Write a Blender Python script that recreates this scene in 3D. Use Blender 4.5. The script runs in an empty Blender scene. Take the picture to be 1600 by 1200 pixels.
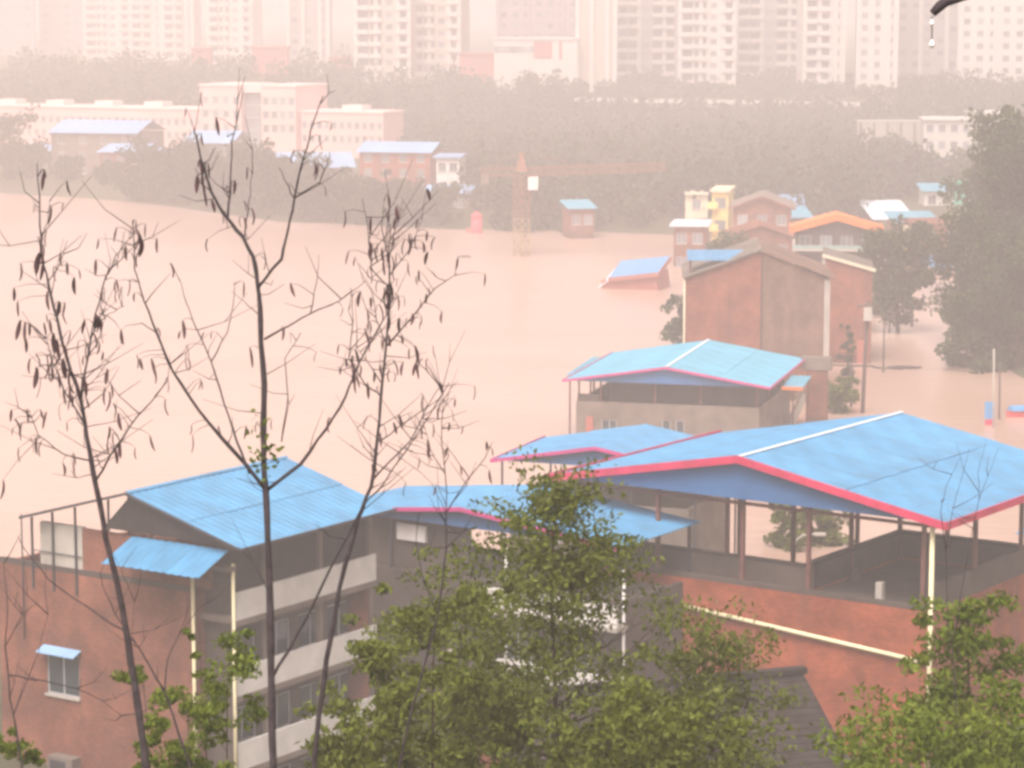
import bpy, math, random
import numpy as np
from mathutils import Vector, Matrix
random.seed(7); RNG = np.random.default_rng(7)
S = bpy.context.scene
C = S.collection
rad = math.radians

# ------------------------------------------------------------------ camera, sky, sun, exposure
F = 4200.0                                   # focal length in photo pixels (photo 1600 px wide)
CAMZ = 34.0
TH = math.atan(600.0 / F)
cam = bpy.data.cameras.new('camera'); cam.lens = F / 1600 * 36; cam.sensor_width = 36
cam.clip_end = 6000; cam.clip_start = 0.1
co = bpy.data.objects.new('camera', cam); C.objects.link(co)
co.location = (0, 0, CAMZ); co.rotation_euler = (math.pi / 2 - TH, 0, 0)
S.camera = co

SUN_EL, SUN_AZ = 58, 200
W = bpy.data.worlds.new('World'); S.world = W; W.use_nodes = True
nt = W.node_tree; nt.nodes.clear()
sky = nt.nodes.new('ShaderNodeTexSky'); sky.sky_type = 'NISHITA'; sky.sun_disc = False
sky.sun_elevation = rad(SUN_EL); sky.sun_rotation = rad(SUN_AZ); sky.dust_density = 4; sky.air_density = 1
bw = nt.nodes.new('ShaderNodeRGBToBW')
tint = nt.nodes.new('ShaderNodeMix'); tint.data_type = 'RGBA'; tint.blend_type = 'MULTIPLY'; tint.inputs[0].default_value = 1
tint.inputs[7].default_value = (1.0, 0.86, 0.825, 1)      # overcast cloud light under the camera's warm white balance
bg = nt.nodes.new('ShaderNodeBackground'); bg.inputs[1].default_value = 0.15
out = nt.nodes.new('ShaderNodeOutputWorld')
nt.links.new(sky.outputs[0], bw.inputs[0]); nt.links.new(bw.outputs[0], tint.inputs[6])
nt.links.new(tint.outputs[2], bg.inputs[0]); nt.links.new(bg.outputs[0], out.inputs[0])
sl = bpy.data.lights.new('sun', 'SUN'); sl.energy = 1.2; sl.angle = rad(25); sl.color = (1.0, 0.93, 0.89)
so = bpy.data.objects.new('sun', sl); C.objects.link(so)
az = rad(SUN_AZ)
sd = Vector((math.sin(az) * math.cos(rad(SUN_EL)), math.cos(az) * math.cos(rad(SUN_EL)), math.sin(rad(SUN_EL))))
so.rotation_euler = sd.to_track_quat('Z', 'Y').to_euler()
so.location = (0, 0, 200)
S.view_settings.view_transform = 'Standard'; S.view_settings.look = 'None'
S.view_settings.gamma = 1; S.view_settings.exposure = 1.15; S.view_settings.use_curve_mapping = False
S.cycles.volume_bounces = 2; S.cycles.max_bounces = 6; S.cycles.diffuse_bounces = 3
S.cycles.filter_width = 3.2

HAZE_DENSITY = 0.00165
HAZE_COLOR = (0.97, 0.925, 0.915, 1)

# ------------------------------------------------------------------ helpers
def at(px, py, Y):
    """point at ground distance Y that the photo shows at pixel px, py"""
    dy = F * math.cos(TH) + (600 - py) * math.sin(TH)
    dz = -F * math.sin(TH) + (600 - py) * math.cos(TH)
    k = Y / dy
    return Vector(((px - 800) * k, Y, CAMZ + dz * k))

def onz(px, py, z=0.0):
    dy = F * math.cos(TH) + (600 - py) * math.sin(TH)
    dz = -F * math.sin(TH) + (600 - py) * math.cos(TH)
    k = (z - CAMZ) / dz
    return Vector(((px - 800) * k, dy * k, z))

def tag(o, label=None, cat=None, group=None, kind=None):
    if label: o['label'] = label
    if cat: o['category'] = cat
    if group: o['group'] = group
    if kind: o['kind'] = kind
    return o

def thing(name, label, cat, loc=(0, 0, 0), ang=0.0, group=None):
    o = bpy.data.objects.new(name, None); C.objects.link(o)
    o.location = loc; o.rotation_euler = (0, 0, -rad(ang)); o.empty_display_size = .5
    return tag(o, label, cat, group)

def link(name, me, parent=None, loc=None, rot=None):
    o = bpy.data.objects.new(name, me); C.objects.link(o)
    if parent is not None: o.parent = parent
    if loc is not None: o.location = loc
    if rot is not None: o.rotation_euler = rot
    return o

class MB:
    def __init__(s): s.v = []; s.f = []; s.sm = []
    def add(s, vs, fs, smooth=False):
        n = len(s.v); s.v += [tuple(p) for p in vs]
        for f in fs: s.f.append([i + n for i in f]); s.sm.append(smooth)
        return s
    def box(s, x0, x1, y0, y1, z0, z1):
        return s.add([(x0,y0,z0),(x1,y0,z0),(x1,y1,z0),(x0,y1,z0),(x0,y0,z1),(x1,y0,z1),(x1,y1,z1),(x0,y1,z1)],
                     [(0,3,2,1),(4,5,6,7),(0,1,5,4),(1,2,6,5),(2,3,7,6),(3,0,4,7)])
    def hexa(s, b, t):     # two quads, bottom and top, same winding
        return s.add(list(b) + list(t), [(0,3,2,1),(4,5,6,7),(0,1,5,4),(1,2,6,5),(2,3,7,6),(3,0,4,7)])
    def bar(s, a, b, w, h):   # rectangular bar between points, w horizontal, h vertical-ish
        a = Vector(a); b = Vector(b); d = (b - a).normalized()
        up = Vector((0, 0, 1)) if abs(d.z) < .95 else Vector((0, 1, 0))
        r = d.cross(up).normalized() * w / 2; u = r.cross(d).normalized() * h / 2
        return s.hexa([a - r - u, a + r - u, b + r - u, b - r - u], [a - r + u, a + r + u, b + r + u, b - r + u])
    def tube(s, pts, rs, n=6, cap=True):
        pts = [Vector(p) for p in pts]; base = len(s.v)
        t0 = (pts[1] - pts[0]).normalized()
        r = t0.orthogonal().normalized()
        for i, p in enumerate(pts):
            t = (pts[min(i + 1, len(pts) - 1)] - pts[max(i - 1, 0)]).normalized()
            r = (r - t * r.dot(t))
            r = r.normalized() if r.length > 1e-6 else t.orthogonal().normalized()
            b = t.cross(r)
            R = rs[i] if hasattr(rs, '__len__') else rs
            for k in range(n):
                a = 2 * math.pi * k / n
                s.v.append(tuple(p + r * math.cos(a) * R + b * math.sin(a) * R))
        for i in range(len(pts) - 1):
            for k in range(n):
                a, b2 = base + i * n + k, base + i * n + (k + 1) % n
                s.f.append([a, b2, b2 + n, a + n]); s.sm.append(True)
        if cap:
            s.f.append([base + k for k in reversed(range(n))]); s.sm.append(False)
            e = base + (len(pts) - 1) * n
            s.f.append([e + k for k in range(n)]); s.sm.append(False)
        return s
    def lathe(s, prof, c=(0, 0, 0), n=12):
        base = len(s.v)
        for r, z in prof:
            for k in range(n):
                a = 2 * math.pi * k / n
                s.v.append((c[0] + r * math.cos(a), c[1] + r * math.sin(a), c[2] + z))
        for i in range(len(prof) - 1):
            for k in range(n):
                a, b = base + i * n + k, base + i * n + (k + 1) % n
                s.f.append([a, b, b + n, a + n]); s.sm.append(True)
        s.f.append([base + k for k in reversed(range(n))]); s.sm.append(False)
        e = base + (len(prof) - 1) * n
        s.f.append([e + k for k in range(n)]); s.sm.append(False)
        return s
    def wall(s, p0, p1, z0, z1, ops=(), t=.24):
        """wall from p0 to p1, outside on the right hand, real openings (s0, s1, za, zb)"""
        p0 = Vector((*p0, 0)); p1 = Vector((*p1, 0)); Ln = (p1 - p0).length
        d = (p1 - p0) / Ln; inn = Vector((-d.y, d.x, 0)) * t
        ss = sorted({0.0, Ln, *[a for o in ops for a in o[:2]]}); zs = sorted({z0, z1, *[a for o in ops for a in o[2:]]})
        cl = lambda a: min(max(a, t), Ln - t)
        O = lambda a, z: p0 + d * a + Vector((0, 0, z))
        I = lambda a, z: p0 + d * cl(a) + inn + Vector((0, 0, z))
        def isop(i, j):
            if i < 0 or j < 0 or i >= len(ss) - 1 or j >= len(zs) - 1: return None
            m, n = (ss[i] + ss[i+1]) / 2, (zs[j] + zs[j+1]) / 2
            return any(o[0] < m < o[1] and o[2] < n < o[3] for o in ops)
        for i in range(len(ss) - 1):
            for j in range(len(zs) - 1):
                if isop(i, j): continue
                a, b, c, e = ss[i], ss[i+1], zs[j], zs[j+1]
                s.add([O(a,c), O(b,c), O(b,e), O(a,e)], [(0,1,2,3)])
                s.add([I(a,c), I(b,c), I(b,e), I(a,e)], [(3,2,1,0)])
                if isop(i, j+1) or j == len(zs) - 2: s.add([O(a,e), O(b,e), I(b,e), I(a,e)], [(0,1,2,3)])
                if isop(i, j-1): s.add([O(a,c), O(b,c), I(b,c), I(a,c)], [(3,2,1,0)])
                if isop(i+1, j): s.add([O(b,c), O(b,e), I(b,e), I(b,c)], [(3,2,1,0)])
                if isop(i-1, j): s.add([O(a,c), O(a,e), I(a,e), I(a,c)], [(0,1,2,3)])
        return s
    def room(s, x0, x1, y0, y1, z0, z1, front=(), right=(), back=(), left=(), t=.24):
        s.wall((x0,y0), (x1,y0), z0, z1, front, t); s.wall((x1,y0), (x1,y1), z0, z1, right, t)
        s.wall((x1,y1), (x0,y1), z0, z1, back, t); s.wall((x0,y1), (x0,y0), z0, z1, left, t)
        return s
    def mesh(s, name, m):
        me = bpy.data.meshes.new(name); me.from_pydata(s.v, [], s.f); me.update()
        if any(s.sm): me.polygons.foreach_set('use_smooth', s.sm)
        if m: me.materials.append(m)
        return me
    def build(s, name, m, parent=None, loc=None, rot=None):
        return link(name, s.mesh(name, m), parent, loc, rot)

def quads_mesh(name, V, m):
    """V: (n,4,3) array of quads"""
    n = len(V); me = bpy.data.meshes.new(name)
    me.vertices.add(n * 4); me.vertices.foreach_set('co', np.ascontiguousarray(V, dtype=np.float32).ravel())
    me.loops.add(n * 4); me.loops.foreach_set('vertex_index', np.arange(n * 4, dtype=np.int32))
    me.polygons.add(n); me.polygons.foreach_set('loop_start', np.arange(0, n * 4, 4, dtype=np.int32))
    me.polygons.foreach_set('loop_total', np.full(n, 4, dtype=np.int32))
    me.update(calc_edges=True)
    if m: me.materials.append(m)
    return me

def leaf_quads(P, ln, wd, droop=0.0):
    """leaf-shaped quads at P (n,3): rhombus with random direction"""
    n = len(P)
    d = RNG.normal(size=(n, 3)); d[:, 2] -= droop; d /= np.linalg.norm(d, axis=1, keepdims=True)
    e = RNG.normal(size=(n, 3)); e -= d * (e * d).sum(1, keepdims=True); e /= np.linalg.norm(e, axis=1, keepdims=True)
    s = (0.7 + 0.6 * RNG.random((n, 1)))
    L = d * ln * s / 2; Wd = e * wd * s / 2
    return np.stack([P - L, P + Wd - L * .1, P + L, P - Wd - L * .1], axis=1)

# ------------------------------------------------------------------ materials
MATS = {}
def mat(name, col, rough=.8, var=.25, scale=1.5, bump=0.0, metal=0.0, objrand=0.0, spec=.3, col2=None, detail=5, stretch=(1,1,1), dirt=0.0):
    if name in MATS: return MATS[name]
    m = bpy.data.materials.new(name); m.use_nodes = True; N = m.node_tree; b = N.nodes['Principled BSDF']
    b.inputs['Roughness'].default_value = rough; b.inputs['Metallic'].default_value = metal
    b.inputs['Specular IOR Level'].default_value = spec
    tc = N.nodes.new('ShaderNodeTexCoord'); mp = N.nodes.new('ShaderNodeMapping'); mp.inputs['Scale'].default_value = stretch
    N.links.new(tc.outputs['Object'], mp.inputs[0])
    no = N.nodes.new('ShaderNodeTexNoise'); no.inputs['Scale'].default_value = scale; no.inputs['Detail'].default_value = detail
    N.links.new(mp.outputs[0], no.inputs['Vector'])
    rp = N.nodes.new('ShaderNodeValToRGB'); rp.color_ramp.elements[0].position = .3; rp.color_ramp.elements[1].position = .7
    c2 = col2 or tuple(min(1, c * (1 + var)) for c in col)
    rp.color_ramp.elements[0].color = (*[c * (1 - var) for c in col], 1); rp.color_ramp.elements[1].color = (*c2, 1)
    N.links.new(no.outputs[0], rp.inputs[0]); last = rp.outputs[0]
    if dirt:
        n2 = N.nodes.new('ShaderNodeTexNoise'); n2.inputs['Scale'].default_value = scale * .35; n2.inputs['Detail'].default_value = 8
        mp2 = N.nodes.new('ShaderNodeMapping'); mp2.inputs['Scale'].default_value = (1, 1, .25)
        N.links.new(tc.outputs['Object'], mp2.inputs[0]); N.links.new(mp2.outputs[0], n2.inputs['Vector'])
        r2 = N.nodes.new('ShaderNodeValToRGB'); r2.color_ramp.elements[0].position = .45; r2.color_ramp.elements[1].position = .75
        N.links.new(n2.outputs[0], r2.inputs[0])
        mm = N.nodes.new('ShaderNodeMath'); mm.operation = 'MULTIPLY'; mm.inputs[1].default_value = dirt
        N.links.new(r2.outputs[0], mm.inputs[0])
        mx = N.nodes.new('ShaderNodeMix'); mx.data_type = 'RGBA'; mx.inputs[7].default_value = (.09, .075, .06, 1)
        N.links.new(mm.outputs[0], mx.inputs[0]); N.links.new(last, mx.inputs[6]); last = mx.outputs[2]
    if objrand:
        oi = N.nodes.new('ShaderNodeObjectInfo'); mr = N.nodes.new('ShaderNodeMapRange')
        mr.inputs[3].default_value = 1 - objrand; mr.inputs[4].default_value = 1 + objrand
        N.links.new(oi.outputs['Random'], mr.inputs[0])
        hs = N.nodes.new('ShaderNodeHueSaturation'); N.links.new(mr.outputs[0], hs.inputs['Value']); N.links.new(last, hs.inputs['Color']); last = hs.outputs[0]
    N.links.new(last, b.inputs['Base Color'])
    if bump:
        bp = N.nodes.new('ShaderNodeBump'); bp.inputs['Strength'].default_value = bump; bp.inputs['Distance'].default_value = .05
        N.links.new(no.outputs[0], bp.inputs['Height']); N.links.new(bp.outputs[0], b.inputs['Normal'])
    MATS[name] = m; return m

def tide(N, tc, last):
    ge = N.nodes.new('ShaderNodeNewGeometry'); sp = N.nodes.new('ShaderNodeSeparateXYZ'); N.links.new(ge.outputs['Position'], sp.inputs[0])
    no = N.nodes.new('ShaderNodeTexNoise'); no.inputs['Scale'].default_value = .6; no.inputs['Detail'].default_value = 6; N.links.new(tc.outputs['Object'], no.inputs['Vector'])
    ma = N.nodes.new('ShaderNodeMath'); ma.operation = 'MULTIPLY_ADD'; ma.inputs[1].default_value = -1.6; N.links.new(no.outputs[0], ma.inputs[0]); N.links.new(sp.outputs[2], ma.inputs[2])
    mr = N.nodes.new('ShaderNodeMapRange'); mr.inputs[1].default_value = -.1; mr.inputs[2].default_value = .25; mr.inputs[3].default_value = .6; mr.inputs[4].default_value = 0
    N.links.new(ma.outputs[0], mr.inputs[0])
    mx = N.nodes.new('ShaderNodeMix'); mx.data_type = 'RGBA'; mx.inputs[7].default_value = (.10, .065, .045, 1)
    N.links.new(mr.outputs[0], mx.inputs[0]); N.links.new(last, mx.inputs[6]); return mx.outputs[2]

def brick_mat(name, c1, c2, mortar, scale=1.0, patch=.35):
    m = bpy.data.materials.new(name); m.use_nodes = True; N = m.node_tree; b = N.nodes['Principled BSDF']
    b.inputs['Roughness'].default_value = .9; b.inputs['Specular IOR Level'].default_value = .2
    tc = N.nodes.new('ShaderNodeTexCoord'); sp = N.nodes.new('ShaderNodeSeparateXYZ'); ad = N.nodes.new('ShaderNodeMath'); cb = N.nodes.new('ShaderNodeCombineXYZ')
    N.links.new(tc.outputs['Object'], sp.inputs[0]); N.links.new(sp.outputs[0], ad.inputs[0]); N.links.new(sp.outputs[1], ad.inputs[1])
    N.links.new(ad.outputs[0], cb.inputs[0]); N.links.new(sp.outputs[2], cb.inputs[1])
    br = N.nodes.new('ShaderNodeTexBrick'); br.inputs['Scale'].default_value = 1.0
    br.inputs['Brick Width'].default_value = .26 * scale; br.inputs['Row Height'].default_value = .085 * scale; br.inputs['Mortar Size'].default_value = .012 * scale
    br.inputs['Color1'].default_value = (*c1, 1); br.inputs['Color2'].default_value = (*c2, 1); br.inputs['Mortar'].default_value = (*mortar, 1)
    N.links.new(cb.outputs[0], br.inputs['Vector'])
    no = N.nodes.new('ShaderNodeTexNoise'); no.inputs['Scale'].default_value = .45; no.inputs['Detail'].default_value = 7; no.inputs['Roughness'].default_value = .65
    N.links.new(tc.outputs['Object'], no.inputs['Vector'])
    rp = N.nodes.new('ShaderNodeValToRGB'); rp.color_ramp.elements[0].position = .3; rp.color_ramp.elements[1].position = .72
    rp.color_ramp.elements[0].color = (1 - patch,) * 3 + (1,); rp.color_ramp.elements[1].color = (1 + patch * .6,) * 3 + (1,)
    N.links.new(no.outputs[0], rp.inputs[0])
    mx = N.nodes.new('ShaderNodeMix'); mx.data_type = 'RGBA'; mx.blend_type = 'MULTIPLY'; mx.inputs[0].default_value = 1
    N.links.new(br.outputs[0], mx.inputs[6]); N.links.new(rp.outputs[0], mx.inputs[7])
    n3 = N.nodes.new('ShaderNodeTexNoise'); n3.inputs['Scale'].default_value = .8; n3.inputs['Detail'].default_value = 8; m3 = N.nodes.new('ShaderNodeMapping'); m3.inputs['Scale'].default_value = (1.4, 1.4, .12)
    N.links.new(tc.outputs['Object'], m3.inputs[0]); N.links.new(m3.outputs[0], n3.inputs['Vector'])
    r3 = N.nodes.new('ShaderNodeMapRange'); r3.inputs[1].default_value = .5; r3.inputs[2].default_value = .75; r3.inputs[4].default_value = .5; N.links.new(n3.outputs[0], r3.inputs[0])
    x3 = N.nodes.new('ShaderNodeMix'); x3.data_type = 'RGBA'; x3.inputs[7].default_value = (.11, .06, .045, 1); N.links.new(r3.outputs[0], x3.inputs[0]); N.links.new(mx.outputs[2], x3.inputs[6])
    N.links.new(tide(N, tc, x3.outputs[2]), b.inputs['Base Color'])
    bp = N.nodes.new('ShaderNodeBump'); bp.inputs['Strength'].default_value = .4; bp.inputs['Distance'].default_value = .01
    N.links.new(br.outputs['Fac'], bp.inputs['Height']); bp.invert = True; N.links.new(bp.outputs[0], b.inputs['Normal'])
    MATS[name] = m; return m

def leaf_mat(name, c1, c2, c3=None, scale=.8):
    m = bpy.data.materials.new(name); m.use_nodes = True; N = m.node_tree; b = N.nodes['Principled BSDF']
    b.inputs['Roughness'].default_value = .6; b.inputs['Specular IOR Level'].default_value = .25
    ge = N.nodes.new('ShaderNodeNewGeometry'); tc = N.nodes.new('ShaderNodeTexCoord')
    no = N.nodes.new('ShaderNodeTexNoise'); no.inputs['Scale'].default_value = scale; no.inputs['Detail'].default_value = 3
    N.links.new(tc.outputs['Object'], no.inputs['Vector'])
    ma = N.nodes.new('ShaderNodeMath'); ma.operation = 'MULTIPLY_ADD'; ma.inputs[1].default_value = .35
    N.links.new(ge.outputs['Random Per Island'], ma.inputs[0])
    mb = N.nodes.new('ShaderNodeMath'); mb.operation = 'MULTIPLY'; mb.inputs[1].default_value = .75; N.links.new(no.outputs[0], mb.inputs[0]); N.links.new(mb.outputs[0], ma.inputs[2])
    rp = N.nodes.new('ShaderNodeValToRGB'); e = rp.color_ramp.elements; e[0].position = .3; e[1].position = .75
    e[0].color = (*c1, 1); e[1].color = (*c2, 1)
    if c3: x = e.new(.9); x.color = (*c3, 1)
    N.links.new(ma.outputs[0], rp.inputs[0]); N.links.new(rp.outputs[0], b.inputs['Base Color'])
    tr = N.nodes.new('ShaderNodeBsdfTranslucent'); ms = N.nodes.new('ShaderNodeMixShader'); ms.inputs[0].default_value = .25
    N.links.new(rp.outputs[0], tr.inputs[0]); N.links.new(b.outputs[0], ms.inputs[1]); N.links.new(tr.outputs[0], ms.inputs[2])
    N.links.new(ms.outputs[0], N.nodes['Material Output'].inputs['Surface'])
    MATS[name] = m; return m

M = MATS
mat('blue_sheet', (.085, .29, .50), .5, .16, .9, objrand=.07, spec=.4, dirt=.28)
mat('turquoise_sheet', (.11, .36, .49), .5, .14, .7, objrand=.06, spec=.4, dirt=.25)
mat('pale_blue_sheet', (.26, .44, .66), .5, .12, .6, objrand=.06, dirt=.15)
mat('dark_blue_panel', (.05, .16, .36), .6, .12, .6)
mat('pink_fascia', (.62, .045, .12), .6, .2, 1, dirt=.2)
mat('orange_fascia', (.78, .22, .06), .5, .1, 1)
mat('white_cap', (.62, .70, .76), .5, .08, 2)
mat('white_paint', (.76, .74, .71), .6, .08, 1.2, dirt=.15)
mat('cream_paint', (.74, .68, .50), .7, .08, 1.0, dirt=.2)
mat('yellow_paint', (.80, .66, .25), .7, .08, 1.0, dirt=.15)
mat('yellow_pipe', (.85, .78, .50), .5, .06, 2)
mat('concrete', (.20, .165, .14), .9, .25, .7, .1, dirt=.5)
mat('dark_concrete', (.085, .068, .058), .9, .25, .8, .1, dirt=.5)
mat('pale_concrete', (.46, .43, .38), .9, .15, .6, .1, dirt=.25)
mat('steel_post', (.16, .07, .06), .6, .25, 3)
mat('dark_metal', (.05, .05, .06), .5, .2, 3)
mat('glass', (.05, .07, .08), .12, .3, .6, spec=.6)
mat('tower_glass', (.24, .25, .26), .25, .3, .2, spec=.5, objrand=.55)
mat('frame_alu', (.45, .47, .48), .5, .1, 3)
mat('pink_plaster', (.78, .50, .46), .85, .05, .2)
mat('pink_trim', (.82, .60, .56), .85, .05, .2)
mat('tower_white', (.62, .58, .54), .85, .06, .1)
mat('tower_grey', (.36, .34, .33), .85, .08, .1)
mat('tower_mauve', (.38, .32, .34), .85, .06, .1)
mat('tower_tan', (.50, .44, .38), .85, .06, .1)
mat('red_wall', (.42, .15, .12), .85, .1, .2)
mat('crane_orange', (.27, .13, .085), .6, .1, 2)
mat('crane_yellow', (.36, .26, .14), .6, .1, 2)
mat('bark', (.058, .046, .050), .9, .35, 12, .4)
mat('bark_brown', (.085, .062, .045), .9, .35, 6, .3)
mat('wood_pole', (.11, .085, .075), .9, .25, 4, .2)
mat('dry_leaf', (.075, .040, .042), .8, .4, 6, objrand=.3)
mat('red_plastic', (.68, .11, .13), .5, .08, 3)
mat('tarp_blue', (.12, .33, .60), .5, .12, 1.2)
mat('pale_teal', (.26, .38, .35), .7, .15, 2)
mat('teal_cloth', (.10, .55, .40), .7, .15, 2)
mat('dark_board', (.03, .024, .021), .8, .3, 2)  # near-black; stands in for shade under the left eave, elsewhere boarding and coping
mat('magenta_fascia', (.55, .06, .24), .5, .1, 1)
mat('dark_tile', (.036, .028, .025), .9, .4, 2.5, .2)
mat('debris', (.07, .055, .05), .9, .4, 2)
brick_mat('brick_red', (.45, .098, .036), (.32, .064, .026), (.27, .14, .095), patch=.5)
brick_mat('brick_dull', (.33, .105, .062), (.22, .075, .05), (.25, .16, .12), patch=.5)
brick_mat('brick_grey', (.25, .145, .10), (.19, .11, .08), (.25, .18, .14), patch=.45)
brick_mat('brick_rose', (.36, .105, .06), (.26, .075, .045), (.27, .17, .13), patch=.45)
leaf_mat('leaf_fresh', (.085, .125, .012), (.17, .225, .022), (.24, .28, .035), 1.3)
leaf_mat('leaf_mid', (.080, .100, .014), (.160, .195, .026), (.22, .25, .040), 1.1)
leaf_mat('leaf_dark', (.030, .052, .016), (.066, .098, .028), (.09, .125, .036), .3)
leaf_mat('leaf_far', (.026, .046, .020), (.052, .082, .034), (.080, .108, .042), .06)

# ------------------------------------------------------------------ ground, water, haze
NEAR = ([-40, 0, 10, 25, 40, 60, 80, 95, 148, 168, 400], [38, 32.3, 28.5, 24, 18, 9.5, 3.5, 2, 1, -4, -4])
SHORE = ([-800, 0, 215, 430, 700, 880, 1040, 1200, 1440, 1600, 2600], [560, 471, 449, 408, 394, 391, 384, 371, 352, 345, 300])
BACK = ([200, 350, 450, 560, 620, 690, 800, 1900], [1.0, 1.5, 2, 3, 8, 12.5, 14, 18])
REDGE = ([160, 200, 225, 250, 300, 340, 380], [2300, 1850, 1625, 1530, 1490, 1460, 1400])
def ground_z(x, y):
    zn = np.interp(y, *NEAR)
    px = 800 + F * x / max(y, 20)
    d = y - np.interp(px, *SHORE)
    k = min(max((d + 20) / 45, 0), 1); k = k * k * (3 - 2 * k)
    zf = -4 + (np.interp(y, *BACK) + 4) * k
    zr = -4
    if 150 < y < 420:
        m = (px - np.interp(y, *REDGE)) * y / F
        k2 = min(max((m + 5) / 11, 0), 1); k2 = k2 * k2 * (3 - 2 * k2)
        zr = -4 + 5.2 * k2
    return max(zn, zf, zr)

rows = list(np.concatenate([np.arange(-40, 170, 4), np.arange(170, 560, 5), np.arange(560, 800, 10), np.arange(800, 1900, 60)]))
cols = np.linspace(-.5, .5, 161)
V = []; Fc = []
for y in rows:
    for t in cols:
        x = t * (y + 110)
        n = (math.sin(x * .31 + y * .17) + math.sin(x * .13 - y * .23 + 1.3)) * .12
        V.append((x, y, ground_z(x, y) + n))
nc = len(cols)
for i in range(len(rows) - 1):
    for j in range(nc - 1):
        a = i * nc + j; Fc.append((a, a + 1, a + nc + 1, a + nc))
mat('soil', (.11, .095, .055), .95, .35, .25, .3, col2=(.07, .085, .032))
me = bpy.data.meshes.new('ground'); me.from_pydata(V, [], Fc); me.polygons.foreach_set('use_smooth', [True] * len(Fc)); me.materials.append(M['soil'])
tag(link('ground', me), kind='structure')

mw = bpy.data.materials.new('flood_water'); mw.use_nodes = True; N = mw.node_tree; b = N.nodes['Principled BSDF']
b.inputs['Roughness'].default_value = .22; b.inputs['IOR'].default_value = 1.33; b.inputs['Specular IOR Level'].default_value = .5
tc = N.nodes.new('ShaderNodeTexCoord'); mp = N.nodes.new('ShaderNodeMapping'); mp.inputs['Scale'].default_value = (.5, 1.0, 1); mp.inputs['Rotation'].default_value = (0, 0, .25)
N.links.new(tc.outputs['Object'], mp.inputs[0])
n1 = N.nodes.new('ShaderNodeTexNoise'); n1.inputs['Scale'].default_value = .035; n1.inputs['Detail'].default_value = 8; n1.inputs['Roughness'].default_value = .6; n1.inputs['Distortion'].default_value = .8
n2 = N.nodes.new('ShaderNodeTexNoise'); n2.inputs['Scale'].default_value = .7; n2.inputs['Detail'].default_value = 4
N.links.new(mp.outputs[0], n1.inputs['Vector']); N.links.new(mp.outputs[0], n2.inputs['Vector'])
rp = N.nodes.new('ShaderNodeValToRGB'); rp.color_ramp.elements[0].position = .25; rp.color_ramp.elements[1].position = .75
rp.color_ramp.elements[0].color = (.46, .31, .24, 1); rp.color_ramp.elements[1].color = (.56, .395, .315, 1)
N.links.new(n1.outputs[0], rp.inputs[0]); N.links.new(rp.outputs[0], b.inputs['Base Color'])
bp = N.nodes.new('ShaderNodeBump'); bp.inputs['Strength'].default_value = .3; bp.inputs['Distance'].default_value = .3
N.links.new(n2.outputs[0], bp.inputs['Height']); N.links.new(bp.outputs[0], b.inputs['Normal'])
MATS['water'] = mw
wm = MB(); wm.add([(-330, 120, 0), (330, 120, 0), (330, 600, 0), (-330, 600, 0)], [(0, 1, 2, 3)])
tag(wm.build('water', mw), kind='structure')

hz = bpy.data.materials.new('haze'); hz.use_nodes = True; N = hz.node_tree; N.nodes.clear()
pv = N.nodes.new('ShaderNodeVolumePrincipled'); pv.inputs['Density'].default_value = HAZE_DENSITY; pv.inputs['Color'].default_value = HAZE_COLOR
pv.inputs['Anisotropy'].default_value = 0.0
mo = N.nodes.new('ShaderNodeOutputMaterial'); N.links.new(pv.outputs[0], mo.inputs['Volume'])
hb = MB().box(-1100, 1100, -45, 1905, -6, 64)
tag(hb.build('haze', hz), kind='stuff')

# ------------------------------------------------------------------ building pieces
WIN = {}
def add_window(root, x, y, z, w, h, face='f', mframe='frame_alu', mglass='glass', cols_=2, sill=True, inset=.08, label=None):
    key = (round(w, 2), round(h, 2), mframe, mglass, cols_)
    if key not in WIN:
        b = .06; fr = MB()
        fr.box(-w/2, -w/2+b, -.03, .05, 0, h); fr.box(w/2-b, w/2, -.03, .05, 0, h)
        fr.box(-w/2+b, w/2-b, -.03, .05, 0, b); fr.box(-w/2+b, w/2-b, -.03, .05, h-b, h)
        for i in range(1, cols_):
            xx = -w/2 + w * i / cols_; fr.box(xx-b/2, xx+b/2, -.025, .045, b, h-b)
        pn = MB().box(-w/2+b, w/2-b, .005, .02, b, h-b)
        si = MB().box(-w/2-.08, w/2+.08, -.18, -.035, -.10, -.002)
        WIN[key] = (fr.mesh('window', M[mframe]), pn.mesh('pane', M[mglass]), si.mesh('sill', M['pale_concrete']))
    a, p, s_ = WIN[key]
    rz = {'f': 0, 'r': math.pi/2, 'l': -math.pi/2, 'b': math.pi}[face]
    off = {'f': (0, inset), 'r': (-inset, 0), 'l': (inset, 0), 'b': (0, -inset)}[face]
    o = link('window', a, root, (x + off[0], y + off[1], z), (0, 0, rz)); link('pane', p, o)
    if sill: link('sill', s_, o)
    if label: o['label'] = label
    return o

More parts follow.
